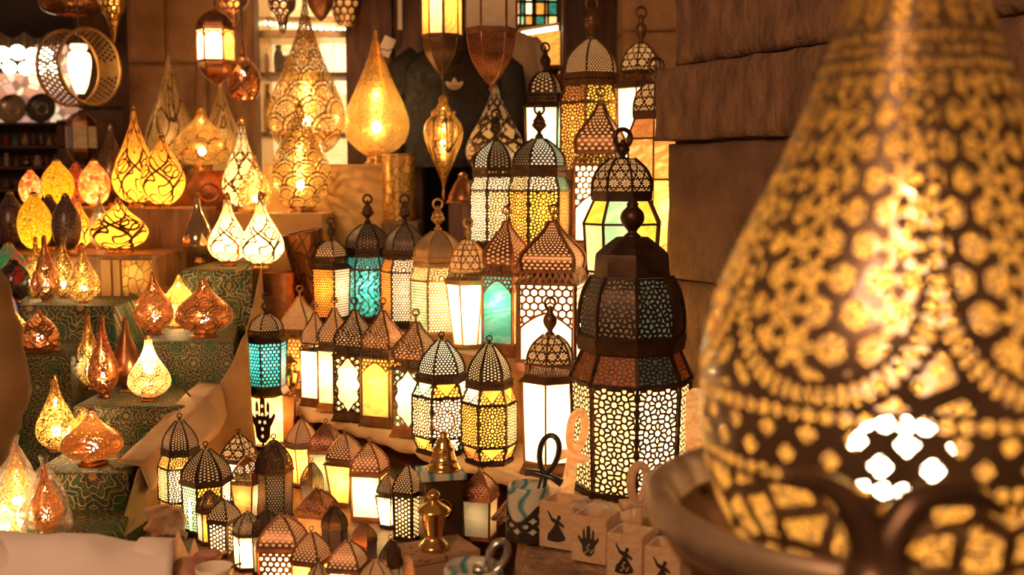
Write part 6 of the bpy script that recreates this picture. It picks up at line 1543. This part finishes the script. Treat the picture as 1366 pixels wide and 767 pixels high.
# tan-jacketed person at the left edge
sh2 = at(-60, 330, 2.16); el2 = at(-8, 520, 2.10); wr2 = at(-70, 640, 1.98)
fo2 = (sh2.x - .20, 2.18, 0)
pt_ = person('person in a tan jacket, bent elbow just inside the left edge', fo2, (.6, .8), wr2, el2, sh2, 'tan_jacket', 'wood_dark')
fo2 = Vector(fo2); m_ = MB(); pts = []; rad = []
ctrl = [sh2 - fo2, (sh2 * .5 + el2 * .5) - fo2 + Vector((.012, 0, 0)), el2 - fo2, (el2 * .5 + wr2 * .5) - fo2 + Vector((.01, 0, 0)), wr2 - fo2]
for i in range(4):
    for j in range(8):
        u = j / 8; pts.append(ctrl[i] * (1 - u) + ctrl[i + 1] * u); rad.append(.066 + .008 * mnoise.noise(Vector(((i * 8 + j) * .45, 2, 5))))
m_.tube(pts, rad, 22); m_.build('sleeve', 'tan_jacket', pt_, True)

# ------------------------------------------------------------ foreground lamp in its dish
YL = 1.05; XC = 1204
LP = [(812, 40), (800, 95), (775, 150), (740, 196), (700, 226), (650, 250), (600, 262), (550, 267), (500, 267), (450, 262), (380, 243), (300, 207), (235, 175), (150, 139), (78, 113), (0, 88), (-70, 66), (-140, 46), (-200, 34)]
kz = mpp(YL, 1.3)
zb_ = at(XC, 812, YL).z; base_l = Vector((X_at(XC, YL, 1.3), YL, zb_))
prl = [(at(XC, py, YL).z - zb_, hw * kz) for py, hw in LP]; prl = spline(prl, 5)
_z = np.array([q[0] for q in prl]); _r = np.array([q[1] for q in prl]); _L = np.concatenate([[0], np.cumsum(np.hypot(np.diff(_z), np.diff(_r)))]); tot = _L[-1]
AL = tot / (2 * PI * _r.max()); ALr = round(AL, 1)
def tz(py): return float(np.interp(at(XC, py, YL).z - zb_, _z, _L)) / tot * ALr
def fg_pat(x, y, A):
    def beads(g, s, step, wb, rb):
        q = ((s / step) % 1 - .5) * step
        return np.where(np.abs(g) < wb, rb * -1 + np.hypot(g, q), -9)
    xr = x
    c = ((xr - .8028) * 6 + .5) % 1 - .5; t1 = tz(345); hU = t1 - tz(492)
    gs = (.5 - np.abs(c)) / 6; rr = np.sqrt((c / .5) ** 2 + (np.maximum(t1 - y, 0) / hU) ** 2); ge = (1 - rr) * hU * .62
    g = np.where(y > t1, gs, np.minimum(ge, gs + 1)); 
    s = np.where(y > t1, y, t1 + .13 * np.arctan2(np.maximum(t1 - y, 0) / hU, np.abs(c) / .5))
    sp = 1 / 34.; dyy = sp * .866; net = np.full_like(x, .01); kk_ = int(A / dyy) + 2
    jr = np.round(y / dyy).astype(int)
    for dj in (-1, 0, 1):
        rj = jr + dj; off = .5 * (rj % 2)
        for di in (-1, 0, 1):
            ci = np.round(xr / sp - off) + di; px_ = (ci + off) * sp; dx = xr - px_; dy = y - rj * dyy; rad = np.hypot(dx, dy); th = np.arctan2(dy, dx)
            star = ((ci - (rj % 2 == 0) * 0 + rj * 1 + (rj // 2)) % 3) == 0
            sh_ = np.where(star, sp * (.48 + .16 * np.cos(6 * th)), sp * (.36 + .02 * np.cos(6 * th + PI)))
            net = np.minimum(net, rad - sh_)
    P2 = pts_jit(A, 1 / 24.); leaf = vor(xr, y, wrap(P2), .0062)
    ly = tz(512); y1, y2 = ly, tz(588)
    dia = np.maximum(.0062 - np.abs((((xr * 30 + (y - y2) * 30) % 1) - .5) / 30 * .7), .0062 - np.abs((((xr * 30 - (y - y2) * 30) % 1) - .5) / 30 * .7))
    low = vor(xr, y, wrap(pts_jit(A, 1 / 26.)), .0052)
    Fv = np.where(g > 0, net, leaf)
    Fv = np.where(y < y1, dia, Fv); Fv = np.where(y < y2, low, Fv)
    up = y > y1 + .01
    b1 = beads(g, s, .0135, .0085, .0052); Fv = np.where(up & (b1 > -5), b1, Fv)
    for yy in (y1, y2, tz(95), tz(60)):
        b2 = beads(y - yy, xr, 1 / 78., .0085, .0052); Fv = np.where(b2 > -5, b2, Fv)
    top_band = vor(xr, y, wrap(pts_hex(A, 1 / 18.)), .006); Fv = np.where(y > tz(58) + .009, top_band, Fv)
    Fv = np.where(y > tz(-60), .01, Fv)
    return Fv
solid('fg_bronze', (.17, .098, .055), .30, .55, (.11, .062, .034), 16, coat=.5)
perf('fg_mesh', (.62, .36, .10), .5, 300, .35, .45, .9, (1.0, .58, .13))
t = thing('foreground_lamp', 'huge out-of-focus pierced bronze teardrop lamp in the right foreground', 'lamp', base_l)
UV, s_, h_ = fret2d(fg_pat, 560, 300, ALr)
zz = np.interp(UV[:, 1] * tot, _L, _z); rr = np.interp(UV[:, 1] * tot, _L, _r); a_ = UV[:, 0] * 2 * PI
link('body', np_mesh('body', np.stack([rr * np.cos(a_), rr * np.sin(a_), zz], 1), s_ + h_, ['fg_bronze', 'fg_mesh'], [0] * len(s_) + [1] * len(h_), normals=rev_normals(UV, _L / tot, _z, _r)), t)
m_ = MB(); zt_ = prl[-1][0]; m_.lathe([(zt_ - .003, .026), (zt_ + .02, .026), (zt_ + .03, .012), (zt_ + .045, .018), (zt_ + .07, .004)], 20); m_.build('finial', 'fg_bronze', t, True)
zb2 = at(XC - 8, 612, YL).z - zb_
m_ = MB(); m_.lathe([(zb2 + .040 * math.sin(a), max(.001, .050 * math.cos(a))) for a in np.linspace(-PI / 2, PI / 2, 13)], 24); m_.build('bulb', 'bulb', t, True)
m_ = MB(); m_.lathe([(.004, .05), (.02, .05), (.03, .02), (zb2 - .03, .018), (zb2 - .028, .014)], 18); m_.build('lamp_holder', 'brass', t, True)
plamp(t, (0, 0, zb2 + .075), 1.25, (1, .58, .18), .01)
zr = at(XC, 652, YL).z
t = thing('wide_dish', 'wide bronze dish with pale worn rim holding the foreground lamp', 'dish', (base_l.x, YL, zb_ - .01))
hR = 340 * kz; dz = zr - zb_ + .01
m_ = MB(); m_.lathe([(.0, .06), (.0, .10), (.012, .16), (dz * .55, hR * .9), (dz * .8, hR * .985), (dz * .62, hR * .90), (.02, .155), (.009, .09), (.009, .001)], 72, cap=False); m_.build('bowl', 'dish', t, True)
m_ = MB(); m_.lathe([(dz * .78, hR * .86), (dz * .95, hR * .90), (dz, hR * .97), (dz * .96, hR * 1.005), (dz * .8, hR * 1.0), (dz * .74, hR * .965)], 72, cap=False); m_.build('rim', 'dish_rim', t, True)
o = MB(); zst = zb_ - .01
o.lathe([(0, .16), (.02, .16), (.04, .05), (.3, .03), (.6, .03), (zst - .06, .04), (zst - .01, .10), (zst, .11)], 28); tag(o.build('dish_pedestal', 'bronze', None, True, (base_l.x, YL, 0)), 'turned bronze pedestal carrying the wide dish, below the frame', 'stand')
# forked hook in front of the lamp
YK = .74; t = thing('forked_hook', 'blurred dark metal hook with two curled horns before the foreground lamp', 'hook', at(1172, 900, YK)); kK = mpp(YK, 1.25)
def HK(px, py, dy=0): return at(px, py, YK + dy) - Vector(t.location)
def curve3(ps, n_=24):
    out_ = []
    P = [Vector(p) for p in ps]; P = [P[0] * 2 - P[1]] + P + [P[-1] * 2 - P[-2]]
    for i in range(1, len(P) - 2):
        for j in range(6):
            u = j / 6; a, b, c, d = P[i - 1], P[i], P[i + 1], P[i + 2]; out_.append(.5 * ((2 * b) + (c - a) * u + (2 * a - 5 * b + 4 * c - d) * u * u + (3 * b - a - 3 * c + d) * u ** 3))
    return out_ + [P[-2]]
pl_ = curve3([HK(1166, 770), HK(1156, 715), HK(1130, 668), HK(1090, 642), HK(1042, 632)]); n_ = len(pl_)
m_ = MB(); m_.tube(pl_, [.021 * (1 - .72 * i / (n_ - 1)) for i in range(n_)], 14, flat=.8); m_.build('horn', 'horn', t, True)
pr_ = curve3([HK(1172, 770), HK(1188, 715), HK(1225, 668), HK(1285, 655), HK(1338, 684)]); n_ = len(pr_)
m_ = MB(); m_.tube(pr_, [.021 * (1 - .72 * i / (n_ - 1)) for i in range(n_)], 14, flat=.8); m_.build('horn', 'horn', t, True)
m_ = MB(); m_.tube([HK(1169, 740), HK(1169, 800), HK(1170, 900)], [.022, .026, .028], 16); m_.build('stem', 'horn', t, True)
zq = t.location.z
m_ = MB(); m_.lathe([(0, .14), (.02, .14), (.035, .03), (zq * .6, .02), (zq - .01, .028), (zq + .02, .028)], 20); tag(m_.build('hook_post', 'dark_iron', None, True, (t.location.x, t.location.y, 0)), 'slim dark post under the forked hook, below the frame', 'post')
